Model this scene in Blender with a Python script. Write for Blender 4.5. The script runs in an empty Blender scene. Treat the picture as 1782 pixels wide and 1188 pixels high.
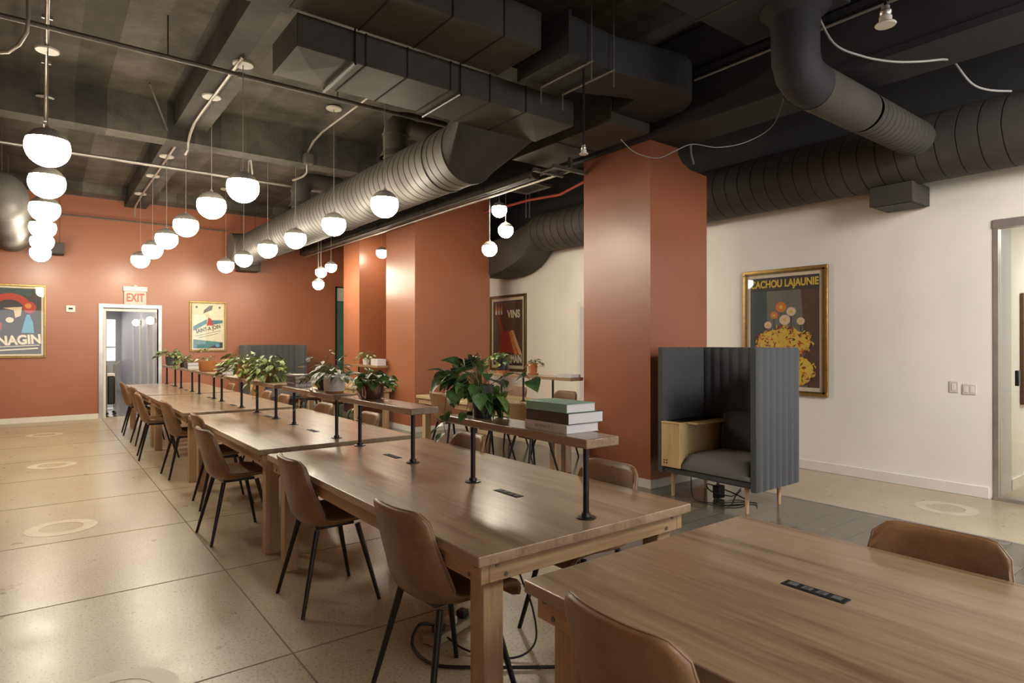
import bpy, bmesh, math, random
from mathutils import Vector, Matrix
S = bpy.context.scene
C = S.collection
PI = math.pi
# ---------------------------------------------------------------- camera
cam = bpy.data.cameras.new('camera'); cam.sensor_width = 36.0; cam.lens = 1074.0 / 1782.0 * 36.0
cam.clip_start = 0.02; cam.clip_end = 100
co = bpy.data.objects.new('camera', cam); C.objects.link(co)
co.location = (0, 0, 1.5); co.rotation_euler = (math.radians(90.16), 0, math.radians(-37.4))
S.camera = co
# ---------------------------------------------------------------- world, exposure
w = bpy.data.worlds.new('world'); S.world = w; w.use_nodes = True
w.node_tree.nodes['Background'].inputs[0].default_value = (0.9, 0.92, 1, 1)
w.node_tree.nodes['Background'].inputs[1].default_value = 0.02
S.view_settings.view_transform = 'Standard'; S.view_settings.look = 'None'
S.view_settings.gamma = 1.0; S.view_settings.use_curve_mapping = False
S.view_settings.exposure = 0.16
GLOBE = 54.0        # glow of the pendant globes
REAR_FILL = 3.2          # fill glow of the unseen window added behind the camera
rl = bpy.data.lights.new('rear_fill_light', 'AREA'); rl.shape = 'RECTANGLE'; rl.size = 5.0; rl.size_y = 2.5; rl.energy = 185; rl.color = (1.0, 0.94, 0.85)  # soft fill added behind the camera, not a known lamp
ro = bpy.data.objects.new('rear_fill_light', rl); C.objects.link(ro); ro.location = (2.6, -2.2, 4.05); rl.spread = math.radians(125)
rl = bpy.data.lights.new('near_fill_light', 'AREA'); rl.shape = 'RECTANGLE'; rl.size = 1.8; rl.size_y = 1.4; rl.energy = 200; rl.color = (1.0, 0.96, 0.9)  # second added fill, out of view, to brighten the white wall and booth side
ro = bpy.data.objects.new('near_fill_light', rl); C.objects.link(ro); ro.location = (4.9, -0.8, 3.5); ro.rotation_euler = (math.radians(30), math.radians(-38), 0); rl.spread = math.radians(165)
S.cycles.use_light_tree = True
S.cycles.max_bounces = 8; S.cycles.diffuse_bounces = 5; S.cycles.glossy_bounces = 3
S.cycles.sample_clamp_indirect = 6.0
S.cycles.use_denoising = True
S.cycles.caustics_reflective = False; S.cycles.caustics_refractive = False

# ---------------------------------------------------------------- materials
def new_mat(name):
    m = bpy.data.materials.new(name); m.use_nodes = True
    return m, m.node_tree.nodes, m.node_tree.links, m.node_tree.nodes['Principled BSDF']
def ramp(N, stops):
    r = N.new('ShaderNodeValToRGB'); e = r.color_ramp.elements
    while len(e) < len(stops): e.new(0.5)
    for i, (p, c) in enumerate(stops):
        e[i].position = p; e[i].color = (c[0], c[1], c[2], 1) if len(c) == 3 else c
    return r
def coords(N, L, scale=(1, 1, 1), rnd=False, world=False):
    t = N.new('ShaderNodeTexCoord'); mp = N.new('ShaderNodeMapping'); mp.inputs['Scale'].default_value = scale
    if world:
        g = N.new('ShaderNodeNewGeometry'); L.new(g.outputs['Position'], mp.inputs['Vector'])
    else:
        L.new(t.outputs['Object'], mp.inputs['Vector'])
    if rnd:
        oi = N.new('ShaderNodeObjectInfo'); mu = N.new('ShaderNodeMath'); mu.operation = 'MULTIPLY'; mu.inputs[1].default_value = 37.0
        L.new(oi.outputs['Random'], mu.inputs[0]); cb = N.new('ShaderNodeCombineXYZ')
        for i in range(3): L.new(mu.outputs[0], cb.inputs[i])
        L.new(cb.outputs[0], mp.inputs['Location'])
    return mp
def noise(N, L, vec, scale, detail=4, rough=0.55):
    n = N.new('ShaderNodeTexNoise'); n.inputs['Scale'].default_value = scale; n.inputs['Detail'].default_value = detail
    n.inputs['Roughness'].default_value = rough; L.new(vec.outputs[0], n.inputs['Vector']); return n
def bump(N, L, b, h, strength, dist=0.01):
    bp = N.new('ShaderNodeBump'); bp.inputs['Strength'].default_value = strength; bp.inputs['Distance'].default_value = dist
    L.new(h, bp.inputs['Height']); L.new(bp.outputs[0], b.inputs['Normal'])
def plain(name, col, rough=0.5, metal=0.0, var=0.12, scale=6, coat=0.0, bmp=0.0, bscale=60, emis=None, estr=0.0, spec=0.5):
    m, N, L, b = new_mat(name)
    mp = coords(N, L); n = noise(N, L, mp, scale)
    c0 = [max(0, c * (1 - var)) for c in col]; c1 = [min(1, c * (1 + var)) for c in col]
    r = ramp(N, [(0.3, c0), (0.7, c1)]); L.new(n.outputs[0], r.inputs[0]); L.new(r.outputs[0], b.inputs['Base Color'])
    b.inputs['Roughness'].default_value = rough; b.inputs['Metallic'].default_value = metal
    b.inputs['Coat Weight'].default_value = coat; b.inputs['Coat Roughness'].default_value = 0.02
    b.inputs['Specular IOR Level'].default_value = spec
    if bmp: n2 = noise(N, L, mp, bscale, 2); bump(N, L, b, n2.outputs[0], bmp, 0.003)
    if emis: b.inputs['Emission Color'].default_value = (*emis, 1); b.inputs['Emission Strength'].default_value = estr
    return m
def wood(name, dark, mid, light, rough=0.3, axis=1, coat=0.0, plank=0.14, grain=1.0):
    m, N, L, b = new_mat(name)
    sc = [9.0, 9.0, 9.0]; sc[axis] = 1.1
    mp = coords(N, L, tuple(sc), rnd=True); n = noise(N, L, mp, 1.6, 6, 0.62)
    n.inputs['Distortion'].default_value = 0.25
    sc2 = [60.0, 60.0, 60.0]; sc2[axis] = 1.6
    mp2 = coords(N, L, tuple(sc2), rnd=True); n2 = noise(N, L, mp2, 1.0, 4, 0.6)
    mix = N.new('ShaderNodeMix'); mix.data_type = 'FLOAT'; mix.inputs[0].default_value = 0.32 * grain
    L.new(n.outputs[0], mix.inputs[2]); L.new(n2.outputs[0], mix.inputs[3])
    out = mix.outputs[0]
    if plank:   # a tone of its own for every plank
        t = coords(N, L, (1 / plank, 1, 1) if axis == 1 else (1, 1 / plank, 1)); sep = N.new('ShaderNodeSeparateXYZ'); L.new(t.outputs[0], sep.inputs[0])
        fl = N.new('ShaderNodeMath'); fl.operation = 'FLOOR'; L.new(sep.outputs[0 if axis == 1 else 1], fl.inputs[0])
        wn = N.new('ShaderNodeTexWhiteNoise'); wn.noise_dimensions = '1D'; L.new(fl.outputs[0], wn.inputs['W'])
        a = N.new('ShaderNodeMath'); a.operation = 'MULTIPLY_ADD'; a.inputs[1].default_value = 0.16; L.new(wn.outputs[0], a.inputs[0]); L.new(out, a.inputs[2])
        s2 = N.new('ShaderNodeMath'); s2.operation = 'SUBTRACT'; s2.inputs[1].default_value = 0.08; L.new(a.outputs[0], s2.inputs[0]); out = s2.outputs[0]
    r = ramp(N, [(0.27, dark), (0.48, mid), (0.72, light)]); L.new(out, r.inputs[0]); L.new(r.outputs[0], b.inputs['Base Color'])
    b.inputs['Roughness'].default_value = rough; b.inputs['Coat Weight'].default_value = coat; b.inputs['Coat Roughness'].default_value = 0.15
    bump(N, L, b, n2.outputs[0], 0.025, 0.001)
    return m
def concrete_floor():
    m, N, L, b = new_mat('polished_concrete')
    mp = coords(N, L, world=True); n = noise(N, L, mp, 0.9, 6, 0.6); n1 = noise(N, L, mp, 70, 3, 0.7); n3 = noise(N, L, mp, 4.0, 6, 0.7)
    r = ramp(N, [(0.3, (0.40, 0.325, 0.21)), (0.5, (0.47, 0.39, 0.265)), (0.72, (0.52, 0.44, 0.31))]); L.new(n.outputs[0], r.inputs[0])
    r2 = ramp(N, [(0.34, (0.22, 0.19, 0.15)), (0.45, (1, 1, 1))]); L.new(n1.outputs[0], r2.inputs[0])
    mx = N.new('ShaderNodeMix'); mx.data_type = 'RGBA'; mx.blend_type = 'MULTIPLY'; mx.inputs[0].default_value = 0.8
    L.new(r.outputs[0], mx.inputs[6]); L.new(r2.outputs[0], mx.inputs[7])
    r3 = ramp(N, [(0.25, (0.86, 0.84, 0.8)), (0.6, (1, 1, 1))]); L.new(n3.outputs[0], r3.inputs[0])
    mx2 = N.new('ShaderNodeMix'); mx2.data_type = 'RGBA'; mx2.blend_type = 'MULTIPLY'; mx2.inputs[0].default_value = 0.7
    L.new(mx.outputs[2], mx2.inputs[6]); L.new(r3.outputs[0], mx2.inputs[7])
    L.new(mx2.outputs[2], b.inputs['Base Color'])
    rr = ramp(N, [(0.3, (0.26,) * 3), (0.7, (0.36,) * 3)]); L.new(n3.outputs[0], rr.inputs[0]); L.new(rr.outputs[0], b.inputs['Roughness'])
    bump(N, L, b, n1.outputs[0], 0.05, 0.002)
    return m
def plank_tiles():
    m, N, L, b = new_mat('grey_plank_tile')
    mp = coords(N, L, world=True)
    br = N.new('ShaderNodeTexBrick'); L.new(mp.outputs[0], br.inputs['Vector']); br.offset = 0.5
    mp.inputs['Rotation'].default_value = (0, 0, 0)
    br.inputs['Scale'].default_value = 1.0; br.inputs['Brick Width'].default_value = 0.95; br.inputs['Row Height'].default_value = 0.2
    br.inputs['Mortar Size'].default_value = 0.003
    br.inputs['Color1'].default_value = (0.10, 0.09, 0.075, 1); br.inputs['Color2'].default_value = (0.15, 0.135, 0.11, 1); br.inputs['Mortar'].default_value = (0.03, 0.028, 0.025, 1)
    n = noise(N, L, mp, 6, 5)
    r = ramp(N, [(0.3, (0.9,) * 3), (0.7, (1.06,) * 3)]); L.new(n.outputs[0], r.inputs[0])
    mx = N.new('ShaderNodeMix'); mx.data_type = 'RGBA'; mx.blend_type = 'MULTIPLY'; mx.inputs[0].default_value = 1
    L.new(br.outputs[0], mx.inputs[6]); L.new(r.outputs[0], mx.inputs[7]); L.new(mx.outputs[2], b.inputs['Base Color'])
    b.inputs['Roughness'].default_value = 0.16
    return m
def concrete_ceiling():
    m, N, L, b = new_mat('board_marked_concrete')
    mp = coords(N, L, world=True); n = noise(N, L, mp, 1.3, 8, 0.7)
    mp2 = coords(N, L, (1 / 0.32, 0.4, 1), world=True); sep = N.new('ShaderNodeSeparateXYZ'); L.new(mp2.outputs[0], sep.inputs[0])
    fl = N.new('ShaderNodeMath'); fl.operation = 'FLOOR'; L.new(sep.outputs[0], fl.inputs[0])
    wn = N.new('ShaderNodeTexWhiteNoise'); wn.noise_dimensions = '1D'; L.new(fl.outputs[0], wn.inputs['W'])
    a = N.new('ShaderNodeMath'); a.operation = 'MULTIPLY_ADD'; a.inputs[1].default_value = 0.25; L.new(wn.outputs[0], a.inputs[0]); L.new(n.outputs[0], a.inputs[2])
    r = ramp(N, [(0.38, (0.024, 0.022, 0.019)), (0.6, (0.06, 0.056, 0.048)), (0.95, (0.17, 0.155, 0.13))]); L.new(a.outputs[0], r.inputs[0])
    L.new(r.outputs[0], b.inputs['Base Color']); b.inputs['Roughness'].default_value = 0.8
    bump(N, L, b, n.outputs[0], 0.5, 0.03)
    return m
def fabric(name, col):
    m, N, L, b = new_mat(name)
    mp = coords(N, L); n = noise(N, L, mp, 420, 2); n2 = noise(N, L, mp, 9, 3)
    r = ramp(N, [(0.35, [c * 0.7 for c in col]), (0.65, [c * 1.25 for c in col])]); L.new(n.outputs[0], r.inputs[0])
    L.new(r.outputs[0], b.inputs['Base Color']); b.inputs['Roughness'].default_value = 0.95
    b.inputs['Sheen Weight'].default_value = 0.25; b.inputs['Sheen Roughness'].default_value = 0.4
    bump(N, L, b, n.outputs[0], 0.25, 0.002)
    return m
def wallpaint(name, col, rough, spec=0.5, coat=0.0):
    m, N, L, b = new_mat(name)
    mp = coords(N, L, world=True); n = noise(N, L, mp, 0.8, 5); n2 = noise(N, L, mp, 160, 2)
    r = ramp(N, [(0.3, [c * 0.94 for c in col]), (0.7, [min(1, c * 1.05) for c in col])]); L.new(n.outputs[0], r.inputs[0])
    L.new(r.outputs[0], b.inputs['Base Color']); b.inputs['Roughness'].default_value = rough; b.inputs['Specular IOR Level'].default_value = spec
    b.inputs['Coat Weight'].default_value = coat; b.inputs['Coat Roughness'].default_value = 0.28
    bump(N, L, b, n2.outputs[0], 0.12, 0.002)
    return m
def glass(name, tint=(0.95, 0.98, 0.97), alpha=0.12):
    m, N, L, b = new_mat(name); N.remove(b)
    tr = N.new('ShaderNodeBsdfTransparent'); tr.inputs[0].default_value = (*tint, 1)
    gl = N.new('ShaderNodeBsdfGlossy'); gl.inputs['Roughness'].default_value = 0.01
    fr = N.new('ShaderNodeFresnel'); fr.inputs[0].default_value = 1.5
    ma = N.new('ShaderNodeMath'); ma.operation = 'MULTIPLY_ADD'; ma.inputs[1].default_value = 1.4; ma.inputs[2].default_value = alpha * 0.3; L.new(fr.outputs[0], ma.inputs[0])
    mx = N.new('ShaderNodeMixShader'); L.new(ma.outputs[0], mx.inputs[0]); L.new(tr.outputs[0], mx.inputs[1]); L.new(gl.outputs[0], mx.inputs[2])
    L.new(mx.outputs[0], N['Material Output'].inputs[0])
    return m
def leather(name, col):
    m, N, L, b = new_mat(name)
    mp = coords(N, L, rnd=True); n = noise(N, L, mp, 5, 5, 0.65); n2 = noise(N, L, mp, 220, 2)
    r = ramp(N, [(0.3, [c * 0.68 for c in col]), (0.5, col), (0.72, [c * 1.35 for c in col])]); L.new(n.outputs[0], r.inputs[0])
    L.new(r.outputs[0], b.inputs['Base Color']); b.inputs['Roughness'].default_value = 0.42
    bump(N, L, b, n2.outputs[0], 0.18, 0.002)
    return m

M = {}
M['floor'] = concrete_floor(); M['tile'] = plank_tiles(); M['ceil'] = concrete_ceiling()
M['red'] = wallpaint('terracotta_paint', (0.325, 0.112, 0.054), 0.36, 0.55, 0.25)
M['white'] = wallpaint('warm_white_paint', (0.78, 0.75, 0.68), 0.55)
M['corr'] = wallpaint('pale_grey_paint', (0.55, 0.54, 0.56), 0.5)
M['black'] = plain('matt_black_paint', (0.022, 0.021, 0.022), 0.7)
M['trimw'] = plain('white_gloss_trim', (0.72, 0.69, 0.63), 0.4, var=0.04)
M['duct'] = plain('black_painted_duct', (0.082, 0.076, 0.067), 0.6, 0.0, var=0.15, scale=3)
M['seam'] = plain('dark_duct_seam', (0.012, 0.012, 0.012), 0.6)  # near-black colour of the seam grooves and grilles
M['ductflat'] = plain('black_duct_sheet', (0.05, 0.044, 0.038), 0.65, 0.0, var=0.2, spec=0.3, scale=2)
M['ductdark'] = plain('black_duct_sheet_matt', (0.022, 0.021, 0.023), 0.7, 0.0, var=0.2, spec=0.3, scale=2)
M['steel'] = plain('galvanised_conduit', (0.42, 0.40, 0.36), 0.38, 0.7, var=0.1)
M['pipe'] = plain('dull_pipe', (0.11, 0.10, 0.09), 0.5, 0.3, var=0.2)
M['top'] = wood('brown_stained_oak_top', (0.14, 0.083, 0.042), (0.275, 0.185, 0.105), (0.37, 0.27, 0.165), 0.30, coat=0.35)
M['leg'] = wood('raw_pine_legs', (0.24, 0.14, 0.07), (0.42, 0.275, 0.15), (0.54, 0.385, 0.23), 0.5, axis=2, plank=0)
M['apron'] = wood('raw_pine_apron_long', (0.24, 0.14, 0.07), (0.42, 0.275, 0.15), (0.54, 0.385, 0.23), 0.5, axis=1, plank=0)
M['apronx'] = wood('raw_pine_apron_short', (0.24, 0.14, 0.07), (0.42, 0.275, 0.15), (0.54, 0.385, 0.23), 0.5, axis=0, plank=0)
M['birch'] = wood('pale_birch_ply', (0.42, 0.27, 0.11), (0.55, 0.38, 0.18), (0.65, 0.48, 0.26), 0.45, axis=2, plank=0, grain=0.6)
M['beech'] = wood('beech_legs', (0.42, 0.24, 0.12), (0.52, 0.33, 0.18), (0.6, 0.40, 0.24), 0.4, axis=2, plank=0, grain=0.6)
M['palewood'] = wood('light_maple_top', (0.36, 0.25, 0.13), (0.50, 0.38, 0.22), (0.6, 0.48, 0.3), 0.3, plank=0.14, grain=0.6)
M['leather'] = leather('tan_brown_leather', (0.20, 0.102, 0.042))
M['piping'] = plain('leather_edge_piping', (0.30, 0.19, 0.11), 0.4)
M['blackmetal'] = plain('black_powder_coat', (0.012, 0.012, 0.014), 0.35, 0.3)
M['cap'] = plain('grey_lamp_cap', (0.30, 0.28, 0.25), 0.5, 0.0)
M['canopy'] = plain('white_canopy_plate', (0.6, 0.57, 0.52), 0.4)
M['sconce'] = plain('sconce_glass_lit', (0.9, 0.85, 0.75), 0.3, emis=(1.0, 0.92, 0.8), estr=5.0, var=0.0)
M['globe'] = plain('opal_glass_lit', (0.9, 0.85, 0.75), 0.3, emis=(1.0, 0.90, 0.69), estr=GLOBE, var=0.0)
M['boothout'] = fabric('slate_grey_wool', (0.070, 0.074, 0.077))
M['boothseat'] = fabric('warm_grey_wool', (0.115, 0.11, 0.105))
M['gold'] = plain('antique_gold_frame', (0.42, 0.27, 0.09), 0.38, 0.75, var=0.25, scale=25)
M['goldd'] = plain('dark_gold_frame_edge', (0.16, 0.10, 0.035), 0.45, 0.6, var=0.25, scale=25)
def ink(name, col): return plain(name, col, 0.6, coat=1.0, var=0.08, scale=20)
M['mat'] = ink('cream_mount_board', (0.62, 0.53, 0.38))
M['inkdark'] = ink('print_charcoal', (0.035, 0.033, 0.032)); M['inkteal'] = ink('print_dark_teal', (0.03, 0.055, 0.06))
M['inkgrey'] = ink('print_grey', (0.13, 0.13, 0.11)); M['inkyel'] = ink('print_yellow', (0.62, 0.42, 0.06)); M['inkor'] = ink('print_orange', (0.55, 0.17, 0.03))
M['inkred'] = ink('print_red', (0.36, 0.03, 0.02)); M['inktan'] = ink('print_tan', (0.6, 0.36, 0.19)); M['inkcream'] = ink('print_cream', (0.68, 0.62, 0.47))
M['inkblue'] = ink('print_blue', (0.10, 0.32, 0.5)); M['inksea'] = ink('print_sea_teal', (0.06, 0.19, 0.22)); M['inkskin'] = ink('print_buff', (0.62, 0.47, 0.33))
M['inkbrown'] = ink('print_brown', (0.075, 0.04, 0.03))
M['terra'] = plain('terracotta_clay', (0.45, 0.17, 0.055), 0.75, bmp=0.2)
M['potdark'] = plain('charcoal_pot_glaze', (0.03, 0.032, 0.036), 0.35); M['potwhite'] = plain('white_pot_glaze', (0.66, 0.63, 0.60), 0.4)
M['bronze'] = plain('bronze_pot', (0.12, 0.055, 0.035), 0.22, 0.6, var=0.4, scale=4); M['potblue'] = plain('blue_green_pot_glaze', (0.06, 0.09, 0.085), 0.3)
M['soil'] = plain('potting_soil', (0.03, 0.02, 0.012), 0.95, var=0.4, scale=80)
def leafm(name, a, b_, rough=0.4):
    m, N, L, b = new_mat(name); mp = coords(N, L); n = noise(N, L, mp, 22, 3)
    r = ramp(N, [(0.35, a), (0.65, b_)]); L.new(n.outputs[0], r.inputs[0]); L.new(r.outputs[0], b.inputs['Base Color']); b.inputs['Roughness'].default_value = rough
    b.inputs['Subsurface Weight'].default_value = 0.0
    return m
M['leafdeep'] = leafm('deep_green_leaf', (0.045, 0.11, 0.032), (0.12, 0.23, 0.07)); M['leafmid'] = leafm('mid_green_leaf', (0.07, 0.14, 0.025), (0.18, 0.28, 0.06))
M['leafyel'] = leafm('yellow_green_leaf', (0.16, 0.22, 0.04), (0.38, 0.42, 0.12)); M['leafwhite'] = leafm('cream_leaf_margin', (0.5, 0.48, 0.32), (0.65, 0.62, 0.46))
M['leafpink'] = leafm('bronze_leaf', (0.22, 0.13, 0.07), (0.40, 0.26, 0.14)); M['leafold'] = leafm('olive_leaf', (0.07, 0.085, 0.03), (0.16, 0.15, 0.06)); M['stem'] = plain('green_stem', (0.12, 0.15, 0.04), 0.6)
M['paper'] = plain('book_pages', (0.66, 0.64, 0.66), 0.8, var=0.05, scale=200)
for k, c in dict(teal=(0.20, 0.38, 0.31), brown=(0.045, 0.035, 0.028), wht=(0.58, 0.56, 0.56), navy=(0.04, 0.045, 0.06), char=(0.05, 0.045, 0.045), grey=(0.22, 0.2, 0.2)).items():
    M['bk' + k] = plain('book_cover_' + k, c, 0.4)
M['inkprint'] = plain('spine_lettering_grey', (0.22, 0.22, 0.25), 0.6); M['inkgold'] = plain('spine_lettering_pale', (0.35, 0.4, 0.36), 0.5)
M['plastic'] = plain('white_plastic', (0.7, 0.68, 0.63), 0.4, var=0.03); M['rubber'] = plain('black_rubber_cable', (0.01, 0.01, 0.011), 0.5)
M['switch'] = plain('almond_switch_plastic', (0.60, 0.54, 0.45), 0.4, var=0.03)
M['outlet'] = plain('black_outlet_plate', (0.012, 0.012, 0.012), 0.6, spec=0.2); M['outletrim'] = plain('grey_outlet_face', (0.10, 0.10, 0.10), 0.6, spec=0.2)
M['glass'] = glass('clear_glass'); M['greenglass'] = plain('dark_green_glass', (0.015, 0.10, 0.085), 0.03, coat=1.0)
M['frostglass'] = plain('pale_glass_panel', (0.5, 0.48, 0.42), 0.3); M['alu'] = plain('brushed_aluminium', (0.5, 0.48, 0.47), 0.35, 0.8)
M['redglow'] = plain('lit_red_letters', (0.6, 0.03, 0.01), 0.4, emis=(1, 0.05, 0.01), estr=0.7, var=0)
M['pinkglow'] = plain('lit_sign_face', (0.75, 0.42, 0.36), 0.4, emis=(1, 0.36, 0.28), estr=0.22, var=0)
M['rearfill'] = plain('rear_fill_glow', (0.8, 0.8, 0.8), 0.4, emis=(0.92, 0.95, 1.0), estr=REAR_FILL, var=0)
M['bright'] = plain('bright_doorway_glow', (0.8, 0.8, 0.8), 0.4, emis=(1.0, 0.96, 0.85), estr=2.2, var=0)
M['brownart'] = wood('brown_wall_panel', (0.06, 0.03, 0.012), (0.13, 0.07, 0.03), (0.18, 0.10, 0.05), 0.5, axis=2, plank=0)
M['ring'] = plain('faded_floor_marking', (0.56, 0.48, 0.36), 0.4, var=0.1); M['joint'] = plain('floor_joint_filler', (0.16, 0.13, 0.09), 0.7)
M['brass'] = plain('steel_bolt', (0.2, 0.16, 0.13), 0.4, 0.7)
M['rust'] = plain('orange_red_conduit', (0.30, 0.05, 0.03), 0.5); M['jbox'] = plain('pale_junction_box', (0.42, 0.36, 0.28), 0.6)
M['cable'] = plain('pale_grey_cable', (0.26, 0.25, 0.24), 0.5)

# ---------------------------------------------------------------- mesh helpers
class MB:
    def __init__(s): s.v = []; s.f = []; s.m = []
    def add(s, vs, fs, mi=0):
        b = len(s.v); s.v += [tuple(v) for v in vs]; s.f += [tuple(i + b for i in f) for f in fs]; s.m += [mi] * len(fs); return s
    def box(s, x0, y0, z0, x1, y1, z1, mi=0):
        vs = [(x, y, z) for z in (z0, z1) for y in (y0, y1) for x in (x0, x1)]
        return s.add(vs, [(0, 2, 3, 1), (4, 5, 7, 6), (0, 1, 5, 4), (2, 6, 7, 3), (0, 4, 6, 2), (1, 3, 7, 5)], mi)
    def loft(s, rings, mi=0, caps=True, closed=True):
        n = len(rings[0]); vs = [p for r in rings for p in r]; fs = []
        for i in range(len(rings) - 1):
            for j in range(n if closed else n - 1):
                a = i * n + j; b = i * n + (j + 1) % n; fs.append((a, b, b + n, a + n))
        if caps: fs += [tuple(reversed(range(n))), tuple(range((len(rings) - 1) * n, len(rings) * n))]
        return s.add(vs, fs, mi)
    def tube(s, pts, r, n=10, mi=0, caps=True):
        pts = [Vector(p) for p in pts]; rr = r if isinstance(r, (list, tuple)) else [r] * len(pts)
        rings = []; up = Vector((0, 0, 1)); prev = None
        for i, p in enumerate(pts):
            d = (pts[min(i + 1, len(pts) - 1)] - pts[max(i - 1, 0)]).normalized()
            if prev is None:
                a = d.cross(up)
                if a.length < 1e-3: a = d.cross(Vector((1, 0, 0)))
                a.normalize()
            else:
                a = prev - d * prev.dot(d); a.normalize()
            prev = a; b = d.cross(a)
            rings.append([p + (a * math.cos(2 * PI * k / n) + b * math.sin(2 * PI * k / n)) * rr[i] for k in range(n)])
        return s.loft(rings, mi, caps)
    def lathe(s, prof, cx=0, cy=0, cz=0, n=24, mi=0, caps=False):
        return s.loft([[(cx + r * math.cos(2 * PI * k / n), cy + r * math.sin(2 * PI * k / n), cz + z) for k in range(n)] for r, z in prof], mi, caps)
    def prism(s, poly, z0, z1, mi=0):
        return s.loft([[(x, y, z0) for x, y in poly], [(x, y, z1) for x, y in poly]], mi, True)
    def build(s, name, mats, parent=None, smooth=True, angle=35):
        me = bpy.data.meshes.new(name); me.from_pydata(s.v, [], s.f)
        if not isinstance(mats, (list, tuple)): mats = [mats]
        for m in mats: me.materials.append(M[m] if isinstance(m, str) else m)
        for p, i in zip(me.polygons, s.m): p.material_index = i
        bm = bmesh.new(); bm.from_mesh(me); bmesh.ops.recalc_face_normals(bm, faces=bm.faces); bm.to_mesh(me); bm.free()
        if smooth:
            me.polygons.foreach_set('use_smooth', [True] * len(me.polygons)); me.set_sharp_from_angle(angle=math.radians(angle))
        o = bpy.data.objects.new(name, me); C.objects.link(o)
        if parent: o.parent = parent
        return o
def bev(o, wd=0.004, seg=2):
    b = o.modifiers.new('bevel', 'BEVEL'); b.width = wd; b.segments = seg; b.limit_method = 'ANGLE'; b.angle_limit = math.radians(40); return o
def struct(name, mb, mats, **k):
    o = mb.build(name, mats, **k); o['kind'] = 'structure'; return o
def tag(o, label, cat, group=None):
    o['label'] = label; o['category'] = cat
    if group: o['group'] = group
    return o
def thing(name, label, cat, loc=(0, 0, 0), rz=0, group=None):
    o = bpy.data.objects.new(name, None); C.objects.link(o); o.location = loc; o.rotation_euler = (0, 0, rz); o.empty_display_size = 0.1
    return tag(o, label, cat, group)
def copy_tree(o, loc, rz, label, group=None):
    r = o.copy(); C.objects.link(r); r.location = loc; r.rotation_euler = (0, 0, rz); r['label'] = label
    if group: r['group'] = group
    for ch in list(o.children):
        c = ch.copy(); C.objects.link(c); c.parent = r
        for g in list(ch.children):
            d = g.copy(); C.objects.link(d); d.parent = c
    return r
def text_part(body, size, mat, parent, loc, rot=(PI / 2, 0, 0), sx=1.0, bold=0.0, name='lettering', shear=0.0, depth=0.0006):
    cu = bpy.data.curves.new('lettering', 'FONT'); cu.body = body; cu.size = size; cu.extrude = depth; cu.offset = bold; cu.align_x = 'CENTER'; cu.align_y = 'CENTER'; cu.shear = shear
    to = bpy.data.objects.new('tmp', cu); C.objects.link(to)
    me = bpy.data.meshes.new_from_object(to.evaluated_get(bpy.context.evaluated_depsgraph_get()))
    bpy.data.objects.remove(to); bpy.data.curves.remove(cu)
    me.materials.clear(); me.materials.append(M[mat])
    o = bpy.data.objects.new(name, me); C.objects.link(o); o.parent = parent; o.location = loc; o.rotation_euler = rot; o.scale = (sx, 1, 1)
    return o

# ================================================================ THE ROOM
WX = 7.27; FY = 14.8; LX = -3.2; BY = -5.0
struct('floor', MB().box(LX - 0.2, BY - 0.2, -0.12, 11.2, 24.2, 0), 'floor')
struct('floor_tiles', MB().box(3.0, BY, -0.01, 5.8, FY, 0.002), 'tile')
struct('floor_corridor', MB().box(0.4, FY + 0.16, -0.01, 2.25, 24, 0.002), 'tile')
k = 1
for x in (0.975, -2.1):
    struct('trim_%d' % k, MB().box(x - 0.004, BY, -0.004, x + 0.004, FY, 0.0012), 'joint'); k += 1
for y in (-2.5, -1.12, 0.26, 1.64, 3.02, 4.40, 5.78, 7.16, 8.54, 9.92, 11.3, 12.68, 14.06):
    struct('trim_%d' % k, MB().box(LX, y - 0.004, -0.004, 3.0, y + 0.004, 0.0012), 'joint'); k += 1
struct('trim_%d' % k, MB().box(5.8, BY, -0.004, 5.83, FY, 0.004), 'alu'); k += 1
# far wall with the doorway to the corridor
HW = 4.42
mb = MB().box(LX, FY, 0, 1.0, FY + 0.16, HW).box(1.97, FY, 0, 7.47, FY + 0.16, HW).box(1.0, FY, 2.22, 1.97, FY + 0.16, HW)
struct('wall_far', mb, 'red', smooth=False)
mb = MB().box(WX, 1.9, 0, WX + 0.12, FY, 3.34).box(WX, BY, 2.66, WX + 0.12, 1.9, 3.34).box(WX, BY, 0, WX + 0.12, -1.0, 2.66)
struct('wall_right', mb, 'white', smooth=False)
struct('wall_right_upper', MB().box(WX - 0.005, BY, 3.34, WX + 0.12, FY, 4.8), 'black')
struct('wall_left', MB().box(LX - 0.15, BY, 0, LX, FY, 4.6), 'red')
struct('wall_rear', MB().box(LX, BY - 0.15, 0, WX, BY, 0.9).box(LX, BY - 0.15, 3.0, WX, BY, 4.6).box(LX, BY - 0.15, 0.9, -1.5, BY, 3.0).box(6.8, BY - 0.15, 0.9, WX, BY, 3.0), 'white', smooth=False)
wdw = struct('fill_window_1', MB().box(-1.5, BY - 0.11, 0.9, 6.8, BY - 0.09, 3.0), 'rearfill')  # unseen glowing pane, added to light the near part of the room
fr = MB()
for x in (-1.5, 0.15, 1.8, 3.45, 5.1, 6.75): fr.box(x, BY - 0.09, 0.9, x + 0.05, BY - 0.02, 3.0)
fr.box(-1.5, BY - 0.09, 0.9, 6.8, BY - 0.02, 0.95).box(-1.5, BY - 0.09, 2.95, 6.8, BY - 0.02, 3.0)
fr.build('fill_window_frame', 'blackmetal', wdw)
struct('ceiling', MB().box(LX - 0.2, BY - 0.2, 4.58, 7.5, FY + 0.2, 4.8), 'ceil')
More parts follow.
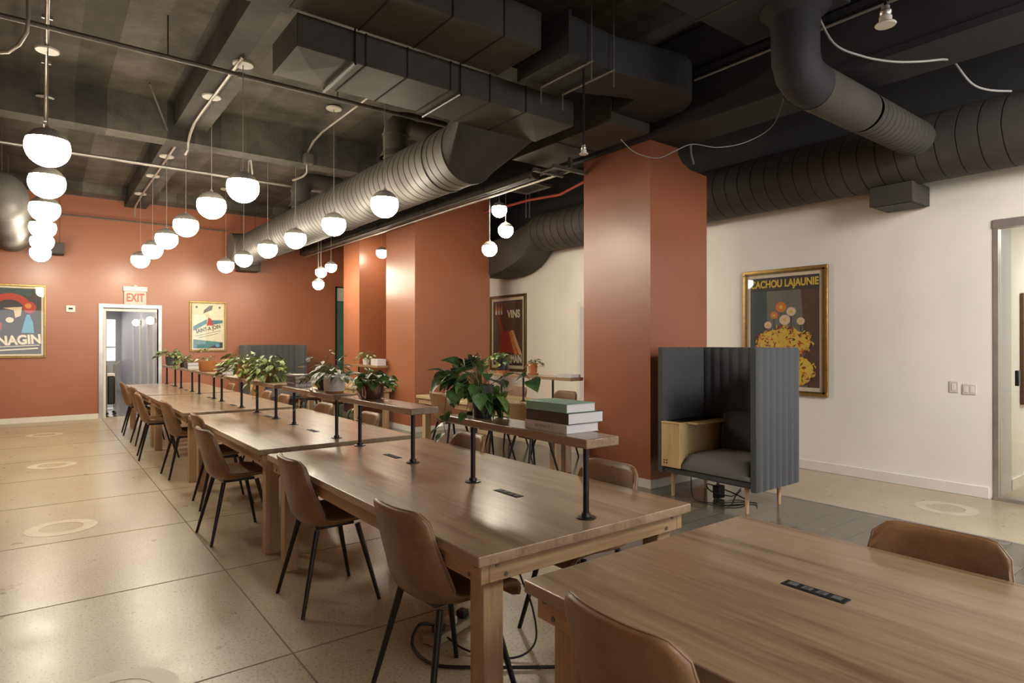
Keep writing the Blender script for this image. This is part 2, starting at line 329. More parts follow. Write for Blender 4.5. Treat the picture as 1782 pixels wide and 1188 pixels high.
struct('ceiling_right', MB().box(5.46, BY, 4.5, WX, FY, 4.585), 'black')
struct('ceiling_beam', MB().box(1.36, BY, 4.28, 1.74, FY, 4.6), 'ceil')
struct('ceiling_beam', MB().box(-2.3, BY, 4.28, -1.9, FY, 4.6), 'ceil')
for y0, y1, z in ((4.72, 5.05, 4.16), (8.9, 9.2, 4.1), (14.35, FY, 4.4), (-0.4, 0.0, 4.1)):
    struct('ceiling_beam', MB().box(LX, y0, z, 4.93, y1, 4.59), 'ceil')
struct('trim_%d' % k, MB().box(LX, FY - 0.03, HW - 0.03, 5.0, FY, HW), 'pipe'); k += 1
struct('baseboard_far', MB().box(LX, FY - 0.02, 0, 0.93, FY, 0.10).box(2.03, FY - 0.02, 0, 5.8, FY, 0.10), 'trimw')
bev(struct('baseboard_right', MB().box(WX - 0.02, 1.93, 0, WX, FY, 0.115), 'trimw'), 0.006)
# black steel box beam over the columns, with its bottom flange
struct('ceiling_beam', MB().box(4.97, BY, 3.66, 5.43, 5.2, 4.5).box(4.93, BY, 3.60, 5.46, 5.2, 3.655).box(4.93, BY, 4.05, 4.97, 5.2, 4.09).box(4.93, 5.2, 3.6, 4.995, FY, 4.5), 'ductdark')
struct('ceiling_beam', MB().box(6.05, BY, 4.15, 6.3, FY, 4.5).box(6.0, BY, 4.1, 6.35, FY, 4.15), 'ductdark')
# columns
def column(x0, x1, y0, y1, upx=None, base=True):
    z1 = 3.4 if upx else 4.49
    mb = MB().box(x0, y0, 0, x1, y1, z1)
    if upx:
        mb = MB(); prof = [(x0, 0), (x1, 0), (x1, 3.38), (upx + 0.22, 3.40), (upx + 0.08, 3.45), (upx, 3.53), (upx, 3.6), (x0, 3.6)]
        mb.loft([[(x, y0, z) for x, z in prof], [(x, y1, z) for x, z in prof]])
    o = struct('column', mb, 'red', smooth=False)
    b = MB().box(x0 - 0.012, y0 - 0.012, 0, x1 + 0.012, y1 + 0.012, 0.09); b.build('baseboard', 'trimw', o)
    return o
column(5.0, 5.966, 4.19, 5.17, upx=5.455)
column(5.0, 6.54, 9.225, 10.31)
column(5.0, 6.2, 11.5, 12.29)
# doorway and corridor
d = struct('door_1', MB().box(0.93, FY - 0.03, 0, 1.0, FY + 0.18, 2.29).box(1.97, FY - 0.03, 0, 2.03, FY + 0.18, 2.29).box(1.001, FY - 0.029, 2.22, 1.969, FY + 0.179, 2.289), 'alu')
MB().box(1.005, FY + 0.02, 0.0, 1.05, FY + 0.06, 2.2).box(1.05, FY + 0.02, 2.15, 1.95, FY + 0.06, 2.2).build('door_frame', 'trimw', d)
struct('wall_corridor_right', MB().box(2.05, FY + 0.16, 0, 2.25, 24, 2.6), 'corr')
struct('wall_corridor_left', MB().box(0.3, FY + 0.16, 0, 0.5, 24, 2.6), 'corr')
struct('wall_corridor_end', MB().box(0.5, 23.2, 0, 1.66, 23.4, 2.6).box(1.9, 23.2, 0, 2.05, 23.4, 2.6).box(1.66, 23.2, 2.25, 1.9, 23.4, 2.6), 'corr', smooth=False)
struct('ceiling_corridor', MB().box(0.3, FY + 0.16, 2.6, 2.25, 24, 2.7), 'corr')
w2 = struct('lit_doorway', MB().box(1.66, 23.3, 0.95, 1.9, 23.32, 2.25), 'bright')  # glowing pane standing in for the bright doorway to a lit room
MB().box(1.66, 23.26, 0, 1.9, 23.3, 0.95).box(1.66, 23.26, 1.35, 1.9, 23.3, 1.4).build('doorway_panel', 'trimw', w2)
for i, (y, wd) in enumerate(((15.05, 0.14), (15.9, 0.16), (16.85, 0.16), (18.2, 0.2), (19.6, 0.2))):
    struct('trim_%d' % (k + i), MB().box(2.02, y, 0, 2.05, y + wd, 2.12), 'trimw')
k += 5
for i, (y, z) in enumerate(((15.7, 2.0), (18.2, 2.02))):
    t = thing('wall_sconce', ['frosted globe sconce on the corridor wall, nearest the doorway', 'frosted globe sconce on the corridor wall, farther from the doorway'][i], 'wall lamp', (2.05, y, z), group='sconces along the corridor wall')
    MB().lathe([(0.0, -0.09), (0.06, -0.067), (0.09, 0.0), (0.06, 0.067), (0.0, 0.09)], cx=-0.12, n=16).build('globe', 'sconce', t)
    MB().box(-0.05, -0.04, -0.05, 0.0, 0.04, 0.05).build('bracket', 'alu', t)
# glazed opening in the far wall beside the last column
g = struct('window_3', MB().box(5.80, FY - 0.04, 0, 5.835, FY, 2.9).box(5.8, FY - 0.04, 2.87, 6.9, FY, 2.9), 'blackmetal')
MB().box(5.835, FY - 0.02, 0, 6.9, FY - 0.005, 2.55).build('pane', 'greenglass', g)
MB().box(5.835, FY - 0.025, 2.55, 6.9, FY - 0.005, 2.87).build('transom_panel', 'frostglass', g)
# office behind the glazing on the right
struct('wall_office_left', MB().box(WX + 0.12, 1.92, 0, 11, 2.06, 3.0), 'white')
struct('wall_office_end', MB().box(11, -1.2, 0, 11.15, 2.06, 3.0), 'white')
struct('wall_office_right', MB().box(WX + 0.12, -1.2, 0, 11, -1.0, 3.0), 'white')
struct('ceiling_office', MB().box(WX + 0.12, -1.2, 2.9, 11.15, 2.06, 3.0), 'white')
struct('baseboard_office', MB().box(7.86, 1.9, 0, 11, 1.92, 0.11), 'trimw')
d2 = struct('door_2', MB().box(WX - 0.02, -1.0, 2.60, WX + 0.1, 1.9, 2.68).box(WX - 0.01, 1.86, 0, WX + 0.08, 1.9, 2.6).box(WX - 0.02, -1.0, 0, WX + 0.1, 1.9, 0.035), 'alu')
MB().box(WX + 0.035, -0.98, 0.035, WX + 0.045, 1.86, 2.60).build('glass_pane', 'glass', d2)
MB().box(WX + 0.12, 1.905, 0, 7.86, 1.919, 2.66).build('side_reveal', 'corr', d2)
bev(MB().box(WX - 0.03, 1.70, 1.10, WX + 0.03, 1.73, 1.245).build('door_handle', 'blackmetal', d2), 0.005)
d3 = struct('door_3', MB().box(WX - 0.012, 6.85, 0, WX, 7.68, 2.2), 'trimw')
MB().box(WX - 0.02, 6.93, 0.02, WX - 0.011, 7.6, 2.12).build('door_leaf', 'corr', d3)
la = bpy.data.lights.new('office_ceiling_lamp', 'AREA'); la.energy = 85; la.size = 1.2; la.color = (1, 0.95, 0.86)
lo = bpy.data.objects.new('office_ceiling_lamp', la); C.objects.link(lo); lo.location = (9.2, 0.5, 2.85)
la = bpy.data.lights.new('corridor_ceiling_lamp', 'AREA'); la.energy = 55; la.shape = 'RECTANGLE'; la.size = 0.6; la.size_y = 7; la.color = (1.0, 0.96, 0.9)
lo = bpy.data.objects.new('corridor_ceiling_lamp', la); C.objects.link(lo); lo.location = (1.2, 19, 2.57)

# ================================================================ TABLES
def make_table(x0, x1, y0, y1, label, topm='top', inset_near=None):
    W = (x1 - x0) / 2; Ln = (y1 - y0) / 2
    t = thing('work_table', label, 'table', ((x0 + x1) / 2, (y0 + y1) / 2, 0), 0, 'long wooden work tables')
    bev(MB().box(-W, -Ln, 0.72, W, Ln, 0.76).build('tabletop', topm, t), 0.004)
    ap = 0.03
    for s in (-1, 1):
        bev(MB().box(min(s * (W - ap), s * (W - ap - 0.035)), -Ln + ap, 0.645, max(s * (W - ap), s * (W - ap - 0.035)), Ln - ap, 0.719).build('apron_board', 'apron', t), 0.003)
        o = bev(MB().box(-W + ap + 0.036, min(s * (Ln - ap), s * (Ln - ap - 0.035)), 0.645, W - ap - 0.036, max(s * (Ln - ap), s * (Ln - ap - 0.035)), 0.719).build('apron_board', 'apronx', t), 0.003)
        for u in (-1, 1):   # two bolt heads at each end of the short apron
            for dx, dz in ((0.035, 0.705), (0.075, 0.665)):
                MB().tube([(u * (W - ap - 0.036 - dx), s * (Ln - ap - 0.005), dz), (u * (W - ap - 0.036 - dx), s * (Ln - ap + 0.004), dz)], 0.008, 8).build('bolt', 'brass', t)
                MB().tube([(u * (W - ap - 0.005), s * (Ln - ap - dx), dz), (u * (W - ap + 0.004), s * (Ln - ap - dx), dz)], 0.008, 8).build('bolt', 'brass', t)
    for sx in (-1, 1):
        for sy in (-1, 1):
            cx = sx * (W - ap - 0.036 - 0.046); cy = sy * (Ln - ap - 0.036 - 0.046)
            if inset_near and sy < 0: cx = sx * (W - inset_near)
            bev(MB().box(cx - 0.045, cy - 0.045, 0, cx + 0.045, cy + 0.045, 0.7195).build('leg', 'leg', t), 0.005)
    return t
def outlet(t, x, y):   # black power box let into the top; coordinates in the table's frame
    o = bev(MB().box(x - 0.024, y - 0.095, 0.7585, x + 0.024, y + 0.095, 0.7625).build('power_outlet', 'outlet', t), 0.002)
    mb = MB()
    for k_ in range(4):
        yy = y - 0.066 + k_ * 0.044; mb.box(x - 0.013, yy - 0.014, 0.7625, x + 0.013, yy + 0.014, 0.764)
    for k_ in range(2):
        yy = y - 0.022 + k_ * 0.044
        mb.box(x - 0.006, yy - 0.006, 0.764, x - 0.003, yy + 0.006, 0.7646, 1).box(x + 0.003, yy - 0.006, 0.764, x + 0.006, yy + 0.006, 0.7646, 1)
    mb.build('socket', ['outletrim', 'blackmetal'], o)
X0, X1 = 1.205, 2.392
TB = [(-0.97, 1.515, 'bare near work table at the lower right without any raised shelf', [0.915]),
      (1.765, 4.265, 'wooden work table carrying the big pothos and the teal-topped book stack', [2.43, 3.69]),
      (4.464, 7.04, 'wooden work table carrying the white pot, second in the shelved row', [5.17, 6.45]),
      (7.30, 10.0, 'wooden work table behind the bushy yellow-green plants, third in the shelved row', [7.9, 9.2]),
      (10.15, 12.95, 'wooden work table nearest the exit doorway, last of the row', [10.9, 12.2])]
for y0, y1, lb, outs in TB:
    t = make_table(X0, X1 if y0 > 0 else 2.40, y0, y1, lb)
    cx = t.location.x; cy = t.location.y
    for oy in outs: outlet(t, 1.835 - cx, oy - cy)
t = make_table(4.27, 5.3, 5.22, 7.85, 'pale wooden table with a narrow shelf between the two big terracotta columns', 'palewood', inset_near=0.43)
outlet(t, 0.0, 0.4)
make_table(4.2, 4.96, 9.9, 12.4, 'pale wooden table beside the far terracotta columns', 'palewood')
def shelf(x0, x1, y0, y1, poles, label, px):
    cx = (x0 + x1) / 2; cy = (y0 + y1) / 2
    t = thing('raised_shelf', label, 'shelf', (cx, cy, 0.76), 0, 'raised shelves along the tables')
    bev(MB().box(x0 - cx, y0 - cy, 0.30, x1 - cx, y1 - cy, 0.34).build('shelf_board', 'top', t), 0.005)
    for p in poles:
        o = MB().tube([(px - cx, p - cy, 0.0), (px - cx, p - cy, 0.30)], 0.0135, 14).build('post', 'blackmetal', t)
        MB().lathe([(0.0, 0.0), (0.042, 0.0), (0.042, 0.004), (0.022, 0.007), (0.019, 0.022), (0.0, 0.022)], px - cx, p - cy, 0.001, 20).build('flange', 'blackmetal', o)
    return t
SH = [(1.84, 2.97, (1.89, 2.75), 'raised wooden shelf holding the big pothos and three large books, nearest the camera'),
      (3.36, 4.47, (3.42, 4.22), 'raised wooden shelf holding the bronze planter'),
      (4.60, 5.88, (4.66, 5.675), 'raised wooden shelf holding the white pot and dark book stack'),
      (6.13, 7.30, (6.22, 6.88), 'raised wooden shelf under the yellow-green plant without visible pot'),
      (7.42, 8.74, (7.52, 8.5), 'raised wooden shelf with the small terracotta pot in bushy leaves'),
      (8.80, 10.0, (8.94, 9.9), 'raised wooden shelf with the terracotta bowl in front of the small white poster'),
      (10.30, 11.56, (10.42, 11.35), 'raised wooden shelf with two pale books near the doorway'),
      (11.66, 13.0, (11.9, 12.78), 'raised wooden shelf with the blue-green pot, farthest of the row')]
for y0, y1, pl, lb in SH: shelf(1.795, 1.99, y0, y1, pl, lb, 1.84)
shelf(4.86, 5.06, 5.24, 6.5, (5.6, 6.17), 'raised shelf with the small terracotta pot against the white wall', 4.9)
shelf(4.86, 5.06, 6.56, 7.7, (6.64, 7.5), 'raised shelf with the charcoal pot below the red and black poster', 4.9)
shelf(4.76, 4.96, 10.15, 11.36, (10.75, 11.2), 'raised shelf with variegated plant between the far columns', 4.86)

# ================================================================ CHAIRS
def make_chair():
    t = thing('leather_chair', '', 'chair', group='tan leather chairs at the tables')
    # side profile (x forward, z up) with half width and how far the sides wrap
    P = [(0.225, 0.425, 0.205, 0.00), (0.215, 0.462, 0.215, 0.01), (0.13, 0.468, 0.228, 0.022), (0.02, 0.452, 0.235, 0.035), (-0.09, 0.446, 0.236, 0.05),
         (-0.155, 0.462, 0.234, 0.066), (-0.195, 0.51, 0.231, 0.075), (-0.214, 0.58, 0.226, 0.068), (-0.232, 0.66, 0.220, 0.055), (-0.252, 0.75, 0.209, 0.045), (-0.272, 0.842, 0.193, 0.036)]
    def cr(a, b, c, d, t_): return 0.5 * (2 * b + (c - a) * t_ + (2 * a - 5 * b + 4 * c - d) * t_ * t_ + (3 * b - a - 3 * c + d) * t_ ** 3)
    def ev(s):
        s = max(0, min(len(P) - 1.0001, s)); i = int(s); f = s - i
        q = [P[max(0, min(len(P) - 1, i + k_))] for k_ in (-1, 0, 1, 2)]
        return [cr(q[0][n], q[1][n], q[2][n], q[3][n], f) for n in range(4)]
    NU, NV = 14, 30; smax = len(P) - 1
    def pt(i, j, off):
        u = -1 + 2 * i / NU; a = abs(u)
        s = smax * (j / NV); s -= (0.5 * a ** 9) * max(0, (j / NV - 0.8) / 0.2) ; s += (0.35 * a ** 5) * max(0, (0.1 - j / NV) / 0.1)
        x, z, hw, wr = ev(s); x2, z2, _, _ = ev(s + 0.05); x1, z1, _, _ = ev(s - 0.05)
        d = Vector((x2 - x1, z2 - z1)); d.normalize(); nrm = Vector((-d.y * -1, d.x * -1))
        if nrm.dot(Vector((0.6, 0.8))) < 0: nrm = -nrm
        k_ = wr * a ** 2.6 + off
        return (x + nrm.x * k_, u * hw * (1 - 0.03 * (off > 0)), z + nrm.y * k_)
    mb = MB(); n = NU + 1
    lo_ = [pt(i, j, 0) for j in range(NV + 1) for i in range(n)]; hi_ = [pt(i, j, 0.03) for j in range(NV + 1) for i in range(n)]
    N0 = len(lo_); fs = []
    for j in range(NV):
        for i in range(NU):
            a = j * n + i; fs += [(a, a + 1, a + n + 1, a + n), (N0 + a, N0 + a + n, N0 + a + n + 1, N0 + a + 1)]
    # closed rim with a rounded middle row
    rim = [i for i in range(n)] + [j * n + NU for j in range(1, NV + 1)] + [NV * n + i for i in range(NU - 1, -1, -1)] + [j * n for j in range(NV - 1, 0, -1)]
    mid = []
    cen = Vector((sum(p[0] for p in lo_) / N0, 0, sum(p[2] for p in lo_) / N0))
    for r in rim:
        a, b = Vector(lo_[r]), Vector(hi_[r]); m_ = (a + b) / 2
        j = r // n; i = r % n; q = Vector(lo_[min(max(j, 1), NV - 1) * n + min(max(i, 1), NU - 1)]); dd = (a - q)
        if dd.length > 1e-6: m_ += dd.normalized() * 0.008
        mid.append(m_)
    R_ = len(rim); B2 = 2 * N0
    for q in range(R_):
        r0, r1 = rim[q], rim[(q + 1) % R_]; m0, m1 = B2 + q, B2 + (q + 1) % R_
        fs += [(r1, r0, m0, m1), (N0 + r0, N0 + r1, m1, m0)]
    mb.add(lo_ + hi_ + mid, fs)
    mb.build('seat_shell', 'leather', t, angle=80)
    pp = [mid[q] for q in range(R_)]; pp.append(pp[0]); pp.append(pp[1])
    MB().tube(pp, 0.0028, 6, caps=False).build('edge_piping', 'piping', t)
    MB().box(-0.11, -0.10, 0.432, 0.12, 0.10, 0.45).build('seat_bracket', 'blackmetal', t)
    for sx in (-1, 1):
        for sy in (-1, 1):
            MB().tube([(sx * 0.12, sy * 0.15, 0.445), (sx * 0.225, sy * 0.225, 0.0)], [0.0165, 0.0105], 12).build('leg', 'blackmetal', t)
    return t
proto = None
def chair(x, y, rz, label, group='tan leather chairs on the aisle side of the tables'):
    global proto
    if proto is None:
        proto = make_chair(); proto.location = (x, y, 0); proto.rotation_euler = (0, 0, rz); proto['label'] = label; proto['group'] = group; return proto
    return copy_tree(proto, (x, y, 0), rz, label, group)
R = math.radians
for x, y, a, lb in ((1.33, 1.02, -2, 'tan leather chair whose back fills the bottom edge beside the near table'),
                    (1.37, 2.27, 3, 'tan leather chair on the aisle side with plugs and cables under it'),
                    (1.36, 3.58, 0, 'tan leather chair pulled up at the far end of the pothos table, aisle side'),
                    (1.22, 5.19, 2, 'tan leather chair at the aisle side, pulled out furthest from the white pot table'),
                    (1.37, 6.28, -3, 'tan leather chair at the aisle side tucked just behind a pulled-out chair'),
                    (1.34, 7.88, 2, 'tan leather chair at the near aisle end of the third shelved table'),
                    (1.24, 9.34, -4, 'tan leather chair seen side-on at the far aisle end of the third shelved table'),
                    (1.32, 10.7, 2, 'tan leather chair second from the exit doorway on the aisle side'),
                    (1.31, 12.0, -2, 'tan leather chair nearest the exit doorway on the aisle side')):
    chair(x, y, R(a), lb)
for x, y, a, lb in ((2.235, 0.79, 182, 'brown leather chair across the near bare table, only its backrest top showing'),
                    (2.235, 2.34, 180, 'tan leather chair across the first shelved table, just left of the padded booth'),
                    (2.22, 3.70, 178, 'tan leather chair across the table, seen between the posts of the nearest shelf'),
                    (2.22, 5.37, 181, 'tan leather chair across the table just below the bronze planter'),
                    (2.22, 6.50, 183, 'tan leather chair across the table below the white pot'),
                    (2.22, 7.92, 180, 'tan leather chair across the third table, right one below the dark book stack'),
                    (2.22, 8.64, 176, 'tan leather chair across the third table, left of another one there'),
                    (2.85, 11.2, 190, 'tan leather chair standing back from the last table, under the leafy plants'),
                    (2.22, 10.62, 180, 'tan leather chair across the last table near the far wall')):
    chair(x, y, R(a), lb, 'tan leather chairs on the inner side of the tables')
for x, y, a, lb in ((4.40, 7.10, 0, 'tan leather chair at the left end of the pale table, in front of the column'),
                    (4.45, 6.25, 3, 'tan leather chair half hidden behind the big pothos'),
                    (4.43, 5.43, -2, 'tan leather chair at the pale table just left of the three large books'),
                    (5.42, 6.16, 184, 'brown leather chair on the white-wall side of the pale table, next to the column'),
                    (5.42, 7.22, 180, 'brown leather chair on the white-wall side of the pale table, behind the shelf post'),
                    (4.10, 10.5, 4, 'leather chair below the bronze planter at the far pale table'),
                    (4.08, 11.6, -6, 'leather chair at the far end of the far pale table')):
    chair(x, y, R(a), lb, 'tan leather chairs at the pale tables')

# ================================================================ PENDANT LAMPS
def make_pendant(Rg, zlamp, zc):
    t = thing('pendant_light', '', 'pendant lamp')
    prof = [(Rg * math.cos(a), Rg * math.sin(a)) for a in [R(-90 + 6 * i) for i in range(0, 20)]]   # up to +24 deg
    prof[0] = (0.0005, -Rg)
    MB().lathe(prof, n=40).build('globe', 'globe', t, angle=80)
    cp = [(Rg * 1.012 * math.cos(R(a)), Rg * 1.012 * math.sin(R(a))) for a in (22, 30, 38, 46, 54, 62, 70, 78, 85)] + [(0.02, Rg * 1.02), (0.014, Rg * 1.14), (0.0, Rg * 1.15)]
    MB().lathe(cp, n=40).build('metal_cap', 'cap', t, angle=50)
    MB().tube([(0, 0, Rg * 1.12), (0, 0, zc - zlamp)], 0.004, 6).build('cord', 'cap', t)
    MB().lathe([(0.0, -0.012), (0.095, -0.012), (0.1, -0.004), (0.1, 0.006), (0.0, 0.006)], cz=zc - zlamp, n=28).build('canopy', 'canopy', t)
    return t
ordn = ['nearest', 'second nearest', 'third nearest', 'third farthest', 'second farthest', 'farthest']
rowsL = [((0.045, 6.12), (0.05, 7.46), (0.04, 8.95), (0.025, 10.4), (0.02, 11.82), (0.0, 13.3), 'left-hand row over the aisle', 4.33, 4.30),
         ((1.6, 6.5), (1.53, 7.57), (1.52, 9.05), (1.49, 10.4), (1.48, 11.75), (1.477, 13.3), 'middle row over the tables', 4.275, 4.28),
         ((3.05, 6.33), (3.04, 7.8), (3.0, 9.2), (2.97, 10.5), (2.97, 12.0), (2.93, 13.2), 'right-hand row along the big round duct', 4.56, 4.55)]
for row in rowsL:
    pr = None
    for i in range(6):
        x, y = row[i]; lb = 'glowing white globe pendant, %s lamp of the %s' % (ordn[i], row[6]); gp = 'globe pendants in the ' + row[6]
        if pr is None: pr = make_pendant(0.152, 3.05, row[7]); pr.location = (x, y, 3.05); pr['label'] = lb; pr['group'] = gp
        else: copy_tree(pr, (x, y, 3.05), 0, lb, gp)
small = [((5.17, 7.06, 3.39), 'small globe pendant right of the middle column, top one of three'), ((5.24, 7.0, 3.10), 'small globe pendant right of the middle column, middle one of three'),
         ((5.06, 7.14, 2.835), 'small globe pendant in front of the column edge, lowest of three'), ((5.22, 10.95, 3.24), 'small globe pendant half hidden by the left edge of the middle column'),
         ((4.453, 11.57, 2.97), 'small globe pendant in the far cluster, top right one'), ((4.40, 11.96, 2.90), 'small globe pendant in the far cluster, middle one'),
         ((4.27, 11.75, 2.64), 'small globe pendant in the far cluster, lowest one')]
for (x, y, z), lb in small:
    pr = make_pendant(0.108, z, 4.57); pr.location = (x, y, z); pr['label'] = lb; pr['group'] = 'small globe pendants over the pale tables'

# ================================================================ DUCTS
def ringpts(c, r, axis, n=48, tilt=0.0, sx=1.0, sz=1.0):
    out = []
    for k_ in range(n):
        a = 2 * PI * k_ / n; u = math.cos(a) * r * sx; v = math.sin(a) * r * sz; s = tilt * (k_ / n if k_ < n / 2 else 1 - k_ / n) * 2
        if axis == 'Y': out.append((c[0] + u, c[1] + s, c[2] + v))
        elif axis == 'X': out.append((c[0] + s, c[1] + u, c[2] + v))
        else: out.append((c[0] + u, c[1] + v, c[2] + s))
    return out
def rectpts(c, hw, hh, axis, n=48):
    out = []
    for k_ in range(n):
        a = 2 * PI * k_ / n; cx, sy = math.cos(a), math.sin(a); q = max(abs(cx), abs(sy)); u = cx / q * hw; v = sy / q * hh
        if axis == 'Y': out.append((c[0] + u, c[1], c[2] + v))
        elif axis == 'X': out.append((c[0], c[1] + u, c[2] + v))
        else: out.append((c[0] + u, c[1] + v, c[2]))
    return out
def spiral(mb, cx, cz, r, y0, y1, pitch=0.13, axis='Y', cy=0, n=48, tilt=0.06):
    def c(y): return (cx, y, cz) if axis == 'Y' else (y, cy, cz)
    y = y0; k_ = 0
    while y < y1 - 0.02:
        e = min(y + pitch, y1)
        mb.loft([ringpts(c(y), r, axis, n, tilt), ringpts(c(e - 0.014), r, axis, n, tilt)], 0, False)
        mb.loft([ringpts(c(e - 0.014), r, axis, n, tilt), ringpts(c(e - 0.011), r - 0.006, axis, n, tilt), ringpts(c(e - 0.003), r - 0.006, axis, n, tilt), ringpts(c(e), r, axis, n, tilt)], 1, False)
        y += pitch
    return mb
# main round duct above the tables
t = thing('spiral_duct', 'big black ribbed round duct above the table row, running to the far wall', 'air duct', (3.52, 5.3, 3.48))
t_ = lambda p: (p[0] - 3.52, p[1] - 5.3, p[2] - 3.48)
def shift(mb, o): mb.v = [(a - o[0], b - o[1], c - o[2]) for a, b, c in mb.v]; return mb
O = (3.52, 5.3, 3.48)
shift(spiral(MB(), 3.52, 3.48, 0.325, 5.34, 13.5), O).build('duct_body', ['duct', 'seam'], t, angle=30)
for y in (5.34, 5.75, 8.6, 11.2, 13.5): shift(MB().loft([ringpts((3.52, y, 3.48), 0.327, 'Y'), ringpts((3.52, y, 3.48), 0.335, 'Y'), ringpts((3.52, y + 0.04, 3.48), 0.335, 'Y'), ringpts((3.52, y + 0.04, 3.48), 0.327, 'Y')], 0, False), O).build('collar_band', 'duct', t)
rings = [ringpts((3.52, 5.35, 3.48), 0.325, 'Y')]
for f in (0.35, 0.7, 1.0):
    a = ringpts((3.52, 0, 3.48), 0.325, 'Y'); b = rectpts((3.62, 0, 3.71), 0.46, 0.1, 'Y')
    rings.append([(a[i][0] * (1 - f) + b[i][0] * f, 5.35 - 0.38 * f, a[i][2] * (1 - f) + b[i][2] * f) for i in range(48)])
shift(MB().loft(rings, 0, False), O).build('flared_transition', 'ductflat', t, angle=60)
# elbow turning toward the aisle at the far end, with its square diffuser
rings = []
for a in range(0, 91, 10):
    q = R(a); cx = 3.52 - 0.36 * (1 - math.cos(q)); cy = 13.5 + 0.36 * math.sin(q)
    rings.append([(cx + math.cos(2 * PI * k_ / 32) * 0.325 * math.cos(q), cy + math.cos(2 * PI * k_ / 32) * 0.325 * math.sin(q), 3.48 + math.sin(2 * PI * k_ / 32) * 0.325) for k_ in range(32)])
shift(MB().loft(rings, 0, True), O).build('end_elbow', 'duct', t)
dd = thing('duct_diffuser', 'small black box diffuser hanging under the far end of the big round duct', 'air diffuser', (3.68, 14.5, 3.1), group='small black box diffusers')
bev(MB().box(-0.22, -0.2, 0.0, 0.22, 0.2, 0.2).build('housing', 'ductflat', dd), 0.006)
MB().box(-0.19, -0.17, -0.006, 0.19, 0.17, 0.004).build('grille', 'seam', dd)
for x in (-0.15, 0.15): MB().tube([(x, 0, 0.2), (x, 0, 1.3)], 0.004, 6).build('hanger_rod', 'blackmetal', dd)
# round take-offs rising from the top of the big duct
for i, (y, lb) in enumerate(((6.85, 'short black elbow rising from the near part of the big round duct'), (10.3, 'short black elbow rising from the far part of the big round duct'))):
    tt = thing('duct_takeoff', lb, 'air duct', (3.45, y, 3.75), group='elbows rising from the big round duct')
    MB().tube([(0, 0, -0.02), (0, 0, 0.3), (0.02, 0.01, 0.37), (0.10, 0.04, 0.45), (0.2, 0.06, 0.47), (0.7, 0.06, 0.47)], 0.155, 24).build('duct_body', 'duct', tt, angle=30)
    MB().lathe([(0.158, 0.0), (0.168, 0.0), (0.168, 0.03), (0.158, 0.03)], cz=0.26, n=24).lathe([(0.2, 0.0), (0.157, 0.09)], cz=0.0, n=24).build('collar', 'duct', tt)
# the same kind of duct at the left
t = thing('spiral_duct', 'black ribbed round duct at the left edge of the picture', 'air duct', (-0.42, 11.0, 3.45)); O = (-0.42, 11.0, 3.45)
shift(spiral(MB(), -0.42, 3.45, 0.30, 10.7, 14.3, tilt=0.02), O).build('duct_body', ['duct', 'seam'], t, angle=30)
rings = [ringpts((-0.42, 10.7, 3.45), 0.30, 'Y'), ringpts((-0.42, 10.55, 3.46), 0.295, 'Y'), ringpts((-0.42, 10.4, 3.49), 0.25, 'Y'), ringpts((-0.42, 10.3, 3.52), 0.16, 'Y')]
shift(MB().loft(rings, 0, True), O).build('end_cap', 'duct', t, angle=60)
for y in (-0.1, 2.0): MB().tube([(0.0, y, 0.28), (0.0, y, 1.13)], 0.006, 6).build('hanger_rod', 'pipe', t)
dd = copy_tree(dd, (0.14, 14.5, 3.18), 0, 'small black box diffuser beside the farthest lamp of the left-hand row', 'small black box diffusers')
# flat rectangular ducts across the ceiling
def rect_duct(name, label, pts, z0, z1, mat, seams, frames=True, loc=None):
    loc = loc or (pts[0][0], pts[0][1], z0)
    t = thing(name, label, 'air duct', loc)
    mb = MB().prism([(x - loc[0], y - loc[1]) for x, y in pts], 0, z1 - z0); bev(mb.build('duct_body', mat, t), 0.006)
    if seams:
        for x0, y0, x1, y1 in seams: MB().box(x0 - loc[0], y0 - loc[1], -0.007, x1 - loc[0], y1 - loc[1], 0.002).box(x0 - loc[0], min(y0, y1) - loc[1] - 0.007, -0.007, x1 - loc[0], min(y0, y1) - loc[1] + 0.002, z1 - z0).build('seam_strip', 'ductdark', t)
    return t
d1 = rect_duct('flat_duct', 'long flat black duct crossing overhead and ending above the table row', [(1.44, 4.38), (4.1, 4.38), (4.1, 4.97), (1.44, 4.97)], 3.6, 3.84, 'ductflat',
          [(x, 4.375, x + 0.012, 4.97) for x in (1.95, 2.3, 2.7, 3.1, 3.5)])
# pyramid-creased end panels
MB().add([(0, 0, 0.0), (0.45, 0, 0), (0.45, 0.58, 0), (0, 0.58, 0), (0.2, 0.29, -0.014)], [(0, 1, 4), (1, 2, 4), (2, 3, 4), (3, 0, 4)]).build('creased_panel', 'ductflat', d1, smooth=False)
MB().add([(2.15, 0, 0.0), (2.66, 0, 0), (2.66, 0.58, 0), (2.15, 0.58, 0), (2.4, 0.29, -0.014)], [(0, 1, 4), (1, 2, 4), (2, 3, 4), (3, 0, 4)]).build('creased_panel', 'ductflat', d1, smooth=False)
for x in (0.42, 1.35):
    h = MB(); h.tube([(x, -0.03, -0.02), (x, 0.62, -0.02)], 0.012, 6).tube([(x, -0.02, -0.03), (x, -0.02, 0.95)], 0.006, 6).tube([(x, 0.61, -0.03), (x, 0.61, 0.56)], 0.006, 6)
    h.build('trapeze_hanger', 'blackmetal', d1)
rect_duct('flat_duct', 'large flat black duct nearer the camera, running along the top edge of the picture', [(-1.6, 3.70), (3.12, 3.70), (3.12, 4.28), (-1.6, 4.28)], 3.80, 4.10, 'ductflat', [(x, 3.695, x + 0.01, 4.28) for x in (0.9, 1.35, 1.85, 2.3, 2.75)])
